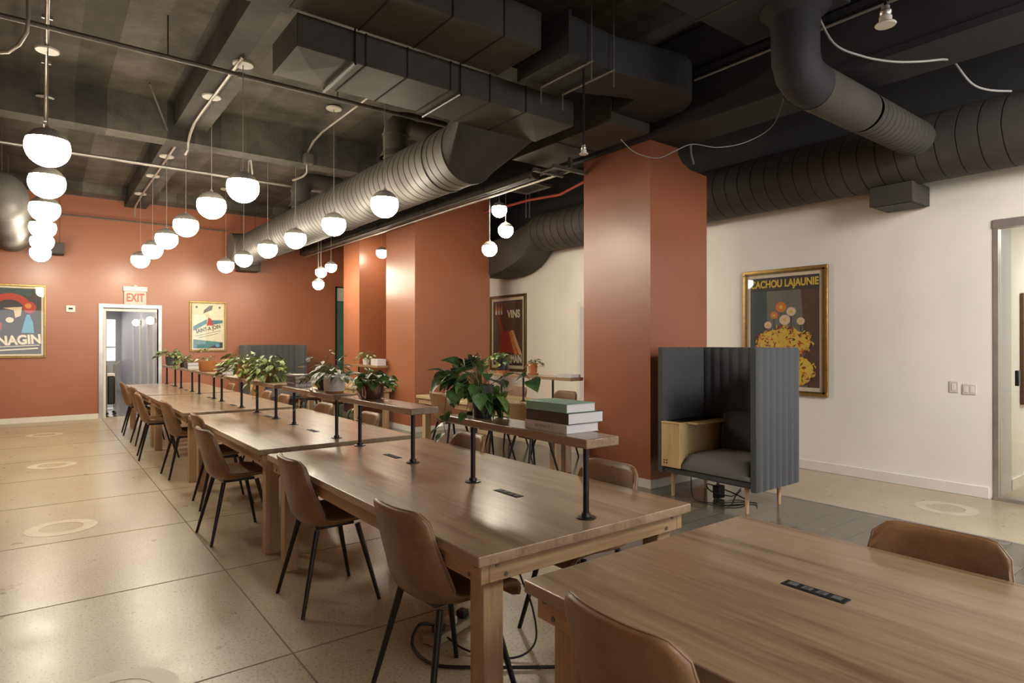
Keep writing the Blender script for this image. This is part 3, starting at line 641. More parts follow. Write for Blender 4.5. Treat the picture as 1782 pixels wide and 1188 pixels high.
# duct that turns away with a rounded elbow
el = [(3.22, 3.48), (3.22, 4.05), (3.64, 4.05), (4.30, 3.78), (4.33, 3.82), (4.35, 3.95), (4.35, 4.10), (4.91, 4.10)]
for a in range(0, 91, 10): el.append((4.41 + 0.50 * math.cos(R(a)), 3.86 - 0.50 * math.sin(R(a))))
el += [(3.74, 3.5), (3.3, 3.48)]
d3_ = rect_duct('curved_duct', 'black rectangular duct with a rounded elbow just left above the nearest column', el, 3.72, 4.02, 'ductdark', None, loc=(3.22, 3.48, 3.72))
MB().box(-0.03, -0.02, -0.02, 0.0, 0.62, 0.32).build('flange', 'ductdark', d3_)
for x in (0.2, 0.45):
    MB().tube([(x, -0.03, -0.16), (x, -0.03, 0.85)], 0.006, 6).tube([(x, 0.58, -0.16), (x, 0.58, 0.85)], 0.006, 6).tube([(x, -0.04, -0.02), (x, 0.59, -0.02)], 0.01, 6).build('trapeze_hanger', 'pipe', d3_)
rect_duct('flat_duct', 'flat black duct running away beside the steel beam toward the far wall', [(4.35, 4.12), (4.91, 4.12), (4.91, 5.7), (4.35, 5.7)], 3.63, 3.93, 'ductflat', [(4.35, 4.9, 4.91, 4.915)])
t = thing('flat_duct', 'wide black duct at the top right whose end meets the hanging round duct', 'air duct', (4.32, 2.4, 3.90))
bev(MB().box(-2.6, -0.4, 0.0, 0.22, 0.4, 0.4).build('duct_body', 'ductdark', t), 0.01)
for x in (-1.2, -0.45): MB().box(x, -0.406, -0.006, x + 0.012, 0.406, 0.4).build('seam_strip', 'ductflat', t)
# round duct dropping and turning to the right-hand wall duct
t = thing('elbow_duct', 'black round duct dropping from the ceiling and bending toward the white wall', 'air duct', (4.32, 2.29, 3.425))
MB().tube([(0, 0, 0.47), (0, 0, 0.22), (0.005, 0, 0.12), (0.05, 0, 0.04), (0.14, 0, 0.0), (0.3, 0.0, -0.015)], 0.163, 32).build('duct_body', 'ductdark', t, angle=30)
MB().lathe([(0.24, 0.474), (0.22, 0.45), (0.17, 0.41), (0.166, 0.3)], n=32).build('collar', 'ductdark', t)
mb = spiral(MB(), 0, -0.015, 0.163, 1.05, 2.14, pitch=0.085, axis='X', cy=0, n=32, tilt=0.05)
mb.loft([ringpts((0.26, 0, -0.015), 0.164, 'X', 32), ringpts((1.05, 0, -0.015), 0.164, 'X', 32)], 0, False)
mb.build('ribbed_length', ['ductflat', 'seam'], t, angle=30)
# duct along the white wall
t = thing('spiral_duct', 'big black ribbed round duct along the top of the white wall', 'air duct', (6.93, 3.0, 3.41)); O = (6.93, 3.0, 3.41)
shift(spiral(MB(), 6.93, 3.41, 0.325, -4.5, 8.2, pitch=0.17), O).build('duct_body', ['ductflat', 'seam'], t, angle=30)
rings = [ringpts((6.93, 8.2, 3.41), 0.325, 'Y')]
a = ringpts((6.93, 0, 3.41), 0.325, 'Y'); b = rectpts((6.88, 0, 3.05), 0.36, 0.30, 'Y')
for f, yy in ((0.3, 8.32), (0.65, 8.55), (0.9, 8.85), (1.0, 9.1), (1.0, 9.7)):
    rings.append([(a[i][0] * (1 - f) + b[i][0] * f, yy, a[i][2] * (1 - f) + b[i][2] * f) for i in range(48)])
b = rectpts((6.6, 0, 3.5), 0.3, 0.25, 'Y')
for f, yy in ((0.5, 10.0), (1.0, 10.4), (1.0, 12.0)):
    rings.append([(rings[5][i][0] * (1 - f) + b[i][0] * f, yy, rings[5][i][2] * (1 - f) + b[i][2] * f) for i in range(48)])
shift(MB().loft(rings, 0, True), O).build('offset_transition', 'ductflat', t, angle=50)
for x in (-0.2, -0.12): MB().tube([(x, 5.4, 0.28), (x, 5.4, 1.09)], 0.006, 6).build('hanger_rod', 'steel', t)
struct('trim_%d' % k, MB().box(6.9, 9.9, 3.02, WX, FY, 3.2), 'black'); k += 1
dd2 = copy_tree(dd, (7.02, 2.62, 2.9), 0, 'black box diffuser against the white wall under the round duct', 'small black box diffusers')
for c_ in list(dd2.children):
    if c_.name.startswith('hanger'): bpy.data.objects.remove(c_)
# ================================================================ PIPES, CONDUITS, SENSORS
def pipe(name, label, pts, r, mat, cat='pipe', group=None, n=10):
    if cat == 'cable':
        V_ = [Vector(p) for p in pts]; V_ = [V_[0]] + V_ + [V_[-1]]; out = []
        for i in range(1, len(V_) - 2):
            for q in range(6):
                f = q / 6; a_, b_, c_, d_ = V_[i - 1:i + 3]
                out.append(0.5 * (2 * b_ + (c_ - a_) * f + (2 * a_ - 5 * b_ + 4 * c_ - d_) * f * f + (3 * b_ - a_ - 3 * c_ + d_) * f ** 3))
        pts = [tuple(v) for v in out] + [tuple(V_[-1])]
    loc = pts[0]; t = thing(name, label, cat, loc, group=group)
    MB().tube([(p[0] - loc[0], p[1] - loc[1], p[2] - loc[2]) for p in pts], r, n).build('pipe_run', mat, t); return t
p = pipe('sprinkler_pipe', 'thin dark pipe crossing the upper left under the concrete ceiling', [(-3.0, 6.57, 4.19), (4.9, 6.57, 4.19)], 0.022, 'pipe', group='thin pipes crossing the ceiling')
for x in (0.6, 3.95, 5.6): MB().tube([(x, 0, 0.02), (x, 0, 0.39)], 0.007, 6).build('hanger_rod', 'pipe', p)
for x in (2.2, 4.6, 6.6): MB().tube([(x - 0.03, 0, 0), (x + 0.03, 0, 0)], 0.03, 10).build('coupling', 'pipe', p)
p = pipe('sprinkler_pipe', 'thin grey pipe crossing farther back, behind the first concrete beam', [(-3.0, 10.7, 4.19), (3.6, 10.7, 4.19)], 0.024, 'steel', group='thin pipes crossing the ceiling')
for x in (1.0, 3.85, 5.6): MB().tube([(x, 0, 0.02), (x, 0, 0.39)], 0.008, 6).build('hanger_rod', 'steel', p)
pipe('wall_pipe', 'thin dark pipe along the top of the far terracotta wall', [(-3.0, 14.7, 3.98), (3.3, 14.7, 3.98)], 0.014, 'pipe')
pp_ = pipe('insulated_pipe', 'thick dark pipe running beside the big round duct toward the nearest column', [(4.72, 5.7, 3.53), (4.72, 13.9, 3.53)], 0.065, 'ductflat', n=20)
for y in (1.0, 2.6, 4.2, 5.9): MB().tube([(0, y, 0), (0, y + 0.03, 0)], 0.071, 20).build('joint_band', 'ductdark', pp_)
pipe('thin_rail_pipe', 'slim pale conduit along the column tops below the thick pipe', [(4.86, 5.2, 3.49), (4.86, 14.2, 3.49)], 0.016, 'steel')
pipe('thin_rail_pipe', 'second slim conduit hugging the thick pipe', [(4.66, 5.75, 3.48), (4.66, 13.4, 3.48)], 0.013, 'pipe')
t = thing('strut_bracket', 'metal strut bracket at the top left of the nearest column', 'bracket', (4.72, 5.14, 3.46))
MB().box(-0.22, -0.02, -0.02, 0.27, 0.02, 0.02).box(-0.3, 0.22, -0.02, 0.14, 0.26, 0.02).box(0.02, -0.02, 0.02, 0.06, 0.02, 0.14).box(-0.2, 0.02, -0.02, -0.17, 0.24, 0.0).build('strut', 'pipe', t)
pipe('conduit', 'pale conduit on the side of the dark steel beam', [(4.94, 1.2, 4.0), (4.94, 3.6, 4.0)], 0.012, 'steel', 'conduit')
# silver conduits feeding the pendant rows
gp = 'silver conduits feeding the lamp rows'
p = pipe('conduit', 'silver conduit above the left-hand lamp row', [(0.045, 5.1, 4.36), (0.045, 8.4, 4.36), (0.045, 8.62, 4.34), (0.045, 8.8, 4.26), (0.045, 8.86, 4.14), (0.045, 8.86, 4.04)], 0.017, 'steel', 'conduit', gp)
for y in (0.5, 1.7, 2.8): MB().box(-0.04, y, 0.0, 0.04, y + 0.02, 0.03).tube([(0, y + 0.01, 0.02), (0, y + 0.01, 0.22)], 0.004, 5).build('clip', 'steel', p)
pipe('conduit', 'silver conduit beyond the concrete beam over the left-hand lamps', [(0.03, 9.3, 4.36), (0.03, 13.6, 4.36)], 0.017, 'steel', 'conduit', gp)
pipe('conduit', 'silver conduit along the concrete beam, nearer bay of the middle row', [(1.55, 6.3, 4.262), (1.53, 8.2, 4.262), (1.52, 8.5, 4.24), (1.515, 8.74, 4.17), (1.51, 8.84, 4.08), (1.51, 8.85, 4.0), (1.5, 9.0, 3.97)], 0.017, 'steel', 'conduit', gp)
pipe('conduit', 'silver conduit along the concrete beam, farther bay of the middle row', [(1.5, 9.4, 4.262), (1.5, 13.3, 4.262), (1.5, 13.9, 4.24), (1.49, 14.2, 4.2), (1.49, 14.3, 4.1), (1.49, 14.3, 4.02)], 0.017, 'steel', 'conduit', gp)
p = pipe('conduit', 'silver conduit with a box, left of the big round duct', [(3.04, 6.1, 4.37), (3.04, 8.2, 4.37), (3.04, 8.55, 4.33), (3.04, 8.78, 4.24), (3.04, 8.82, 4.14), (3.04, 8.82, 3.95), (3.0, 8.9, 3.9), (2.93, 9.1, 3.88)], 0.017, 'steel', 'conduit', gp)
bev(MB().box(-0.06, 2.62, -0.31, 0.06, 2.74, -0.17).build('junction_box', 'pipe', p), 0.004)
pipe('conduit', 'silver conduit over the far lamps of the right-hand row', [(2.5, 9.6, 4.0), (2.46, 9.55, 4.2), (2.6, 10.2, 4.36), (2.95, 11.6, 4.36)], 0.015, 'steel', 'conduit', gp)
pipe('conduit', 'bent grey conduit at the top left corner', [(-0.5, 6.6, 3.95), (-0.38, 6.54, 3.87), (-0.3, 6.5, 3.85), (-0.21, 6.45, 3.86), (-0.14, 6.4, 3.92), (-0.09, 6.36, 4.02), (-0.08, 6.34, 4.14), (-0.08, 6.34, 4.58)], 0.015, 'steel', 'conduit')
pipe('conduit', 'short slanting rod beside the first concrete beam', [(1.0, 8.2, 4.5), (1.28, 8.88, 4.2)], 0.012, 'pipe', 'conduit')
def sensor(x, y, z, zc, s, label):
    t = thing('ceiling_sensor', label, 'ceiling sensor', (x, y, z), group='white bell-shaped ceiling sensors')
    MB().lathe([(0.0, 0.0), (0.046 * s, 0.0), (0.05 * s, 0.006 * s), (0.046 * s, 0.012 * s), (0.03 * s, 0.018 * s), (0.03 * s, 0.045 * s), (0.026 * s, 0.05 * s), (0.0, 0.05 * s)], n=28).build('sensor_head', 'plastic', t)
    MB().lathe([(0.0, 0.05 * s), (0.022 * s, 0.05 * s), (0.028 * s, 0.06 * s), (0.028 * s, 0.075 * s), (0.02 * s, 0.083 * s), (0.02 * s, 0.1 * s), (0.0, 0.1 * s)], n=20).build('socket', 'alu', t)
    MB().tube([(0, 0, 0.1 * s), (0, 0, zc - z)], 0.009, 8).build('stem', 'blackmetal', t)
sensor(3.479, 1.362, 3.145, 4.57, 1.0, 'white bell-shaped ceiling sensor at the top right')
sensor(3.50, 3.62, 3.03, 3.72, 0.75, 'white bell-shaped ceiling sensor just left of the nearest column top')
pipe('hanging_cable', 'pale cable looping across the dark ceiling at the top right', [(4.44, 2.2, 3.9), (4.54, 2.12, 3.66), (4.7, 2.0, 3.57), (4.87, 1.87, 3.53), (5.03, 1.75, 3.53), (5.2, 1.66, 3.56), (5.5, 1.7, 3.66), (5.76, 1.74, 3.8), (5.9, 1.65, 3.93), (6.01, 1.56, 4.1)], 0.008, 'cable', 'cable', 'loose cables below the ceiling')
pipe('hanging_cable', 'pale cable dropping from the junction box at the top right', [(5.73, 1.80, 3.84), (5.78, 1.74, 3.7), (5.87, 1.67, 3.56), (5.98, 1.59, 3.51), (6.12, 1.48, 3.5)], 0.008, 'cable', 'cable', 'loose cables below the ceiling')
t = thing('junction_box', 'pale dusty junction box under the dark ceiling at the top right', 'junction box', (5.57, 1.92, 3.82))
bev(MB().box(-0.07, -0.06, -0.045, 0.07, 0.06, 0.045).build('box', 'jbox', t), 0.006)
MB().box(0.07, -0.03, -0.0, 0.2, 0.03, 0.04).build('bracket', 'pipe', t); MB().tube([(0.0, 0, 0.045), (0, 0, 0.69)], 0.008, 6).build('stem', 'pipe', t)
pipe('hanging_cable', 'thin white wire sagging in front of the nearest column top', [(3.96, 3.64, 3.25), (4.06, 3.57, 3.14), (4.21, 3.45, 3.09), (4.33, 3.36, 3.15), (4.45, 3.27, 3.21), (4.62, 3.13, 3.18), (4.82, 2.98, 3.23), (5.0, 2.85, 3.37), (5.07, 2.79, 3.6), (5.1, 2.8, 3.68)], 0.0035, 'cable', 'cable', 'loose cables below the ceiling')
pipe('hanging_cable', 'short white cable dropping right beside the nearest column top', [(5.5, 4.02, 3.75), (5.49, 4.05, 3.62), (5.49, 4.05, 3.52), (5.51, 4.03, 3.4)], 0.012, 'cable', 'cable', 'loose cables below the ceiling')
pipe('red_pipe', 'orange-red pipe above the duct between the columns', [(6.4, 5.6, 3.95), (6.35, 6.4, 3.9), (6.45, 7.2, 3.82), (6.4, 7.9, 3.86), (6.2, 8.9, 3.8)], 0.022, 'rust')
t = thing('ceiling_diffuser', 'flat pale-edged square vent below the ceiling right of the middle column', 'ceiling vent', (5.85, 7.35, 3.86))
MB().box(-0.3, -0.3, 0, 0.3, -0.26, 0.03).box(-0.3, 0.26, 0, 0.3, 0.3, 0.03).box(-0.3, -0.26, 0, -0.26, 0.26, 0.03).box(0.26, -0.26, 0, 0.3, 0.26, 0.03).build('frame', 'pipe', t)
MB().box(-0.26, -0.26, 0.02, 0.26, 0.26, 0.04).build('grille', 'seam', t)
for q in (-0.2, 0.2): MB().tube([(q, -q, 0.03), (q, -q, 0.64)], 0.005, 6).build('hanger_rod', 'pipe', t)

# ================================================================ WALL THINGS
def frame_parts(t, W, H, fw, mw, bgm, framem='gold'):
    """framed print in the local frame: x to the right, z up from the centre, -y out of the wall"""
    o = MB()
    def bar(x0, z0, x1, z1): o.box(x0, -0.035, z0, x1, 0, z1)
    bar(-W / 2, -H / 2, W / 2, -H / 2 + fw); bar(-W / 2, H / 2 - fw, W / 2, H / 2); bar(-W / 2, -H / 2 + fw, -W / 2 + fw, H / 2 - fw); bar(W / 2 - fw, -H / 2 + fw, W / 2, H / 2 - fw)
    bev(o.build('frame', framem, t), 0.006)
    i = fw * 0.62; r = MB()
    for a, b, c, d in ((-W / 2 + i, -H / 2 + i, W / 2 - i, -H / 2 + fw * 1.0), (-W / 2 + i, H / 2 - fw, W / 2 - i, H / 2 - i), (-W / 2 + i, -H / 2 + i, -W / 2 + fw, H / 2 - i), (W / 2 - fw, -H / 2 + i, W / 2 - i, H / 2 - i)): r.box(a, -0.041, b, c, -0.03, d)
    r.build('frame_inner_edge', 'goldd', t)
    MB().box(-W / 2 + fw, -0.018, -H / 2 + fw, W / 2 - fw, -0.004, H / 2 - fw).build('mount_board', 'mat', t, smooth=False)
    W2 = W / 2 - fw - mw; H2 = H / 2 - fw - mw
    return W2, H2
class Art:
    """flat printed shapes, each a hair above the last"""
    def __init__(s, mats): s.mb = MB(); s.mats = mats; s.y = -0.0185
    def poly(s, pts, m): s.y -= 0.00025; s.mb.add([(x, s.y, z) for x, z in pts], [tuple(range(len(pts)))], s.mats.index(m)); return s
    def rect(s, x0, z0, x1, z1, m): return s.poly([(x0, z0), (x1, z0), (x1, z1), (x0, z1)], m)
    def ell(s, cx, cz, rx, rz, m, n=22, rot=0.0):
        c, q = math.cos(rot), math.sin(rot)
        return s.poly([(cx + rx * math.cos(2 * PI * i / n) * c - rz * math.sin(2 * PI * i / n) * q, cz + rx * math.cos(2 * PI * i / n) * q + rz * math.sin(2 * PI * i / n) * c) for i in range(n)], m)
    def dash(s, cx, cz, rx, rz, m, rot): # many marks share one layer
        c, q = math.cos(rot), math.sin(rot); y = s.y - 0.0003
        s.mb.add([(cx + a * c - b * q, y, cz + a * q + b * c) for a, b in ((-rx, 0), (0, -rz), (rx, 0), (0, rz))], [(0, 1, 2, 3)], s.mats.index(m)); return s
    def layer(s): s.y -= 0.0004; return s
    def build(s, t): return s.mb.build('printed_sheet', s.mats, t, smooth=False)
# large print on the white wall: a plain flower-like cluster of marks on charcoal (stand-in for the artwork)
t = thing('framed_poster', 'large gold-framed poster with yellow title on the white wall behind the padded booth', 'poster', (WX, 3.997, 1.646), -PI / 2, 'framed posters')
W2, H2 = frame_parts(t, 1.085, 1.545, 0.055, 0.045, 'mat')
rnd = random.Random(4)
a = Art(['inkdark', 'inkteal', 'inkgrey', 'inkyel', 'inkor', 'inkred', 'inkskin', 'inkbrown'])
a.rect(-W2, -H2, W2, H2, 'inkgrey').poly([(-W2, -H2), (-0.2, -H2), (-0.22, H2 - 0.16), (-W2, H2 - 0.16)], 'inkteal').rect(-W2, H2 - 0.17, W2, H2, 'inkdark').poly([(0.08, -H2), (W2, -H2), (W2, H2 - 0.17), (0.05, H2 - 0.17)], 'inkbrown').poly([(-0.1, -H2), (0.3, -H2), (0.22, H2 - 0.17), (-0.06, H2 - 0.17)], 'inkgrey')
for x, z, r_, c_ in ((-0.12, 0.2, 0.05, 'inkor'), (-0.03, 0.3, 0.07, 'inkor'), (0.1, 0.24, 0.06, 'inkskin'), (0.02, 0.14, 0.07, 'inkskin'), (-0.2, 0.08, 0.05, 'inkskin'), (0.22, 0.12, 0.05, 'inkskin')):
    a.rect(x - 0.006, -0.1, x + 0.006, z, 'inkteal'); a.ell(x, z, r_, r_ * 0.9, c_).ell(x, z, r_ * 0.35, r_ * 0.3, 'inkyel')
a.poly([(-0.22, -0.02), (0.2, -0.02), (0.16, -0.12), (-0.18, -0.12)], 'inkskin')
a.ell(0.0, -0.14, 0.34, 0.17, 'inkyel').ell(0.08, -0.48, 0.30, 0.2, 'inkyel').layer()
for i in range(560):
    q = rnd.random() * 2 * PI; rr = math.sqrt(rnd.random())
    if i % 2: x, z = rr * 0.37 * math.cos(q), -0.13 + rr * 0.2 * math.sin(q)
    else: x, z = 0.08 + rr * 0.33 * math.cos(q), -0.46 + rr * 0.24 * math.sin(q)
    z = max(z, -H2 + 0.03)
    a.y -= 0.000002; a.dash(x, z, 0.022 + rnd.random() * 0.012, 0.009, rnd.choice(['inkyel', 'inkyel', 'inkor', 'inkred', 'inkyel', 'inkbrown']), rnd.random() * PI)
a.build(t)
text_part('CACHOU LAJAUNIE', 0.125, 'inkyel', t, (0, -0.0225, H2 - 0.085), sx=0.78, bold=0.004)
# red and black print farther along the white wall
t = thing('framed_poster', 'tall framed poster lettered VINS, black with a red shape, beyond the nearest column', 'poster', (WX, 9.63, 1.70), -PI / 2, 'framed posters')
W2, H2 = frame_parts(t, 1.17, 1.48, 0.05, 0.06, 'mat', 'goldd')
a = Art(['inkdark', 'inkred', 'inktan', 'inkcream', 'inkor', 'inkbrown'])
a.rect(-W2, -H2, W2, H2, 'inkdark').rect(-W2 + 0.02, -H2 + 0.2, W2 - 0.02, H2 - 0.02, 'inkbrown')
a.poly([(-0.28, -0.38), (0.34, -0.38), (0.20, 0.0), (0.05, 0.05), (-0.12, 0.02), (-0.26, 0.36), (-0.34, 0.36), (-0.22, -0.02)], 'inkred').poly([(0.10, 0.05), (0.19, 0.05), (0.46, -0.42), (0.36, -0.42)], 'inktan').poly([(0.04, 0.02), (0.12, 0.05), (0.33, -0.42), (0.22, -0.42)], 'inkor')
for x in (-0.37, -0.28, -0.19): a.poly([(x - 0.03, 0.36), (x + 0.03, 0.36), (x + 0.03, 0.48), (x + 0.008, 0.53), (x + 0.006, 0.6), (x - 0.006, 0.6), (x - 0.008, 0.53), (x - 0.03, 0.48)], 'inkor').rect(x - 0.024, 0.37, x + 0.024, 0.44, 'inkcream')
a.build(t)
text_part('VINS', 0.2, 'inkcream', t, (0.2, -0.0225, H2 - 0.27), sx=0.95, bold=0.008)
text_part('CAMP ROMAIN', 0.2, 'inkcream', t, (0.0, -0.0225, -H2 + 0.12), sx=0.66, bold=0.008)
# small pale print on the far wall
t = thing('framed_poster', 'small gold-framed pale poster with slanted lettering, right of the doorway', 'poster', (2.924, FY, 1.866), 0, 'framed posters')
W2, H2 = frame_parts(t, 0.73, 1.09, 0.035, 0.035, 'mat')
a = Art(['inkcream', 'inksea', 'inkred', 'inkgrey', 'inkdark', 'inkblue', 'inkskin'])
a.rect(-W2, -H2, W2, H2, 'inkcream').poly([(-W2, 0.0), (-0.03, 0.16), (-0.03, 0.06), (-W2, -0.10)], 'inksea').poly([(0.06, 0.14), (W2, 0.14), (W2, 0.08), (0.06, 0.03)], 'inksea').poly([(-W2, -H2), (W2, -H2), (W2, -H2 + 0.13), (-W2, -0.28)], 'inksea').poly([(-0.02, -H2), (W2, -H2), (W2, -H2 + 0.13), (0.12, -H2 + 0.06)], 'inkdark').ell(0.19, -H2 + 0.06, 0.045, 0.035, 'inkblue')
a.poly([(-0.03, 0.02), (0.11, 0.02), (0.06, 0.17), (0.0, 0.2)], 'inkred').ell(-0.01, 0.24, 0.04, 0.04, 'inkskin').poly([(-0.10, 0.28), (0.07, 0.36), (0.10, 0.46), (0.03, 0.46), (-0.08, 0.36)], 'inkgrey').ell(-0.23, 0.42, 0.025, 0.025, 'inkgrey').ell(0.23, 0.42, 0.025, 0.025, 'inkgrey')
a.build(t)
text_part('SAINT-A JOIN', 0.115, 'inkdark', t, (0, -0.0225, -0.055), (PI / 2, R(-14), 0), sx=0.72, bold=0.003)
for i, (z, sx_) in enumerate(((-0.15, 0.26), (-0.2, 0.2))):
    b = MB(); c_, q_ = math.cos(R(14)), math.sin(R(14)); b.add([(x * c_ - zz * q_, -0.0222, z + x * q_ + zz * c_) for x, zz in ((-sx_, -0.005), (sx_, -0.005), (sx_, 0.005), (-sx_, 0.005))], [(0, 1, 2, 3)]); b.build('printed_line', 'inkgrey', t)
# large dark print at the left edge
t = thing('framed_poster', 'gold-framed dark poster with cream letters NAGIN, cut off by the left picture edge', 'poster', (-0.43, FY, 1.913), 0, 'framed posters')
W2, H2 = frame_parts(t, 1.035, 1.375, 0.035, 0.035, 'mat')
a = Art(['inkdark', 'inkred', 'inkor', 'inkblue', 'inkcream', 'inkteal', 'inkskin'])
a.rect(-W2, -H2, W2, H2, 'inkdark').rect(-W2, H2 - 0.14, W2 - 0.15, H2, 'inkteal')
arc = [(-0.02 + 0.34 * math.cos(R(q)), 0.20 + 0.32 * math.sin(R(q))) for q in range(15, 200, 12)] + [(-0.02 + 0.22 * math.cos(R(q)), 0.20 + 0.2 * math.sin(R(q))) for q in range(195, 14, -12)]
for i in range(len(arc) // 2 - 1): a.poly([arc[i], arc[i + 1], arc[-2 - i], arc[-1 - i]], 'inkred')
a.ell(0.27, 0.26, 0.10, 0.11, 'inkred').ell(0.25, 0.29, 0.05, 0.05, 'inkor').poly([(0.15, -0.22), (0.34, -0.22), (0.32, -0.02), (0.27, 0.13), (0.23, 0.13), (0.19, -0.02)], 'inkblue').ell(-0.02, 0.02, 0.06, 0.05, 'inkcream').ell(-0.22, -0.1, 0.09, 0.12, 'inkred').ell(-0.22, -0.1, 0.06, 0.08, 'inkskin').poly([(-0.12, 0.24), (0.16, 0.27), (0.14, 0.1), (0.06, 0.06), (0.04, 0.2)], 'inkskin')
a.build(t)
text_part('NAGIN', 0.235, 'inkcream', t, (0.12, -0.0225, -0.36), (PI / 2, R(-4), 0), sx=0.86, bold=0.01)
b = MB(); b.add([(-0.4, -0.0222, -0.49), (0.42, -0.0222, -0.44), (0.42, -0.0222, -0.455), (-0.4, -0.0222, -0.505)], [(0, 1, 2, 3)]).add([(-0.2, -0.0222, -0.535), (0.40, -0.0222, -0.495), (0.40, -0.0222, -0.52), (-0.2, -0.0222, -0.56)], [(0, 1, 2, 3)]); b.build('printed_line', 'inkcream', t)
# exit sign
t = thing('exit_sign', 'lit red EXIT sign above the corridor doorway', 'exit sign', (1.55, FY, 2.47))
bev(MB().box(-0.215, -0.07, 0.095, 0.215, 0, 0.19).build('housing', 'plastic', t), 0.006)
bev(MB().box(-0.195, -0.05, -0.18, 0.195, -0.03, 0.095).build('sign_face', 'pinkglow', t), 0.004)
MB().lathe([(0.05, 0.0), (0.045, 0.03), (0.0, 0.035)], 0, -0.035, 0.188, 16).build('lamp_head', 'plastic', t)
text_part('EXIT', 0.235, 'redglow', t, (0, -0.0515, -0.045), sx=0.66, bold=0.006)
t = thing('wall_thermostat', 'small white control panel on the terracotta wall left of the doorway', 'thermostat', (0.472, FY, 2.17))
bev(MB().box(-0.073, -0.025, -0.065, 0.073, 0, 0.065).build('cover', 'plastic', t), 0.006)
MB().box(-0.035, -0.027, -0.01, 0.035, -0.024, 0.02).build('display', 'outlet', t); MB().box(-0.04, -0.027, -0.03, 0.04, -0.024, -0.025).build('button_strip', 'pipe', t)
t = thing('wall_outlet', 'small white power outlet on the terracotta wall right of the far booth', 'wall outlet', (5.13, FY, 1.11))
bev(MB().box(-0.05, -0.01, -0.065, 0.05, 0, 0.065).build('cover_plate', 'plastic', t), 0.004); MB().box(-0.022, -0.013, 0.01, 0.022, -0.009, 0.045).build('socket', 'switch', t); MB().box(-0.022, -0.013, -0.045, 0.022, -0.009, -0.01).build('socket', 'switch', t)
for (y0, y1, z0, z1, lb, n) in ((2.262, 2.184, 1.008, 1.118, 'narrow almond switch plate on the white wall, left one of two', 1), (2.15, 2.037, 0.995, 1.095, 'wider almond switch plate on the white wall, nearest the glass door', 2)):
    t = thing('light_switch', lb, 'light switch', (WX, (y0 + y1) / 2, (z0 + z1) / 2), -PI / 2, 'switch plates by the glass door')
    W_ = abs(y1 - y0) / 2; H_ = (z1 - z0) / 2
    bev(MB().box(-W_, -0.01, -H_, W_, 0, H_).build('cover_plate', 'switch', t), 0.003)
    for i in range(n):
        cx = 0 if n == 1 else (-0.026 + 0.052 * i); bev(MB().box(cx - 0.017, -0.014, -H_ * 0.6, cx + 0.017, -0.009, H_ * 0.6).build('rocker', 'plastic', t), 0.002)
t = thing('wall_panel', 'brown panel hanging inside the office behind the glass, at the right edge', 'wall panel', (8.9, 1.918, 1.44))
bev(MB().box(-0.68, -0.03, -0.59, 0.68, 0, 0.59).build('panel', 'brownart', t), 0.004); 
# round faded markings on the floor
for x, y, lb in ((0.14, 6.22, 'faded round marking on the concrete floor, the second one from the camera'), (0.12, 9.47, 'faded round marking on the concrete floor, the third one from the camera'), (0.06, 12.7, 'faded round marking on the concrete floor, nearest the far wall'),
                 (0.25, 3.1, 'faded round marking on the concrete floor, cut by the bottom picture edge'), (6.55, 2.07, 'faded round marking on the floor below the white wall')):
    o = MB().lathe([(0.15, 0.0), (0.15, 0.0015), (0.245, 0.0015), (0.245, 0.0)], n=48).build('floor_marking', 'ring'); o.location = (x, y, 0.0); tag(o, lb, 'floor marking', 'round floor markings')

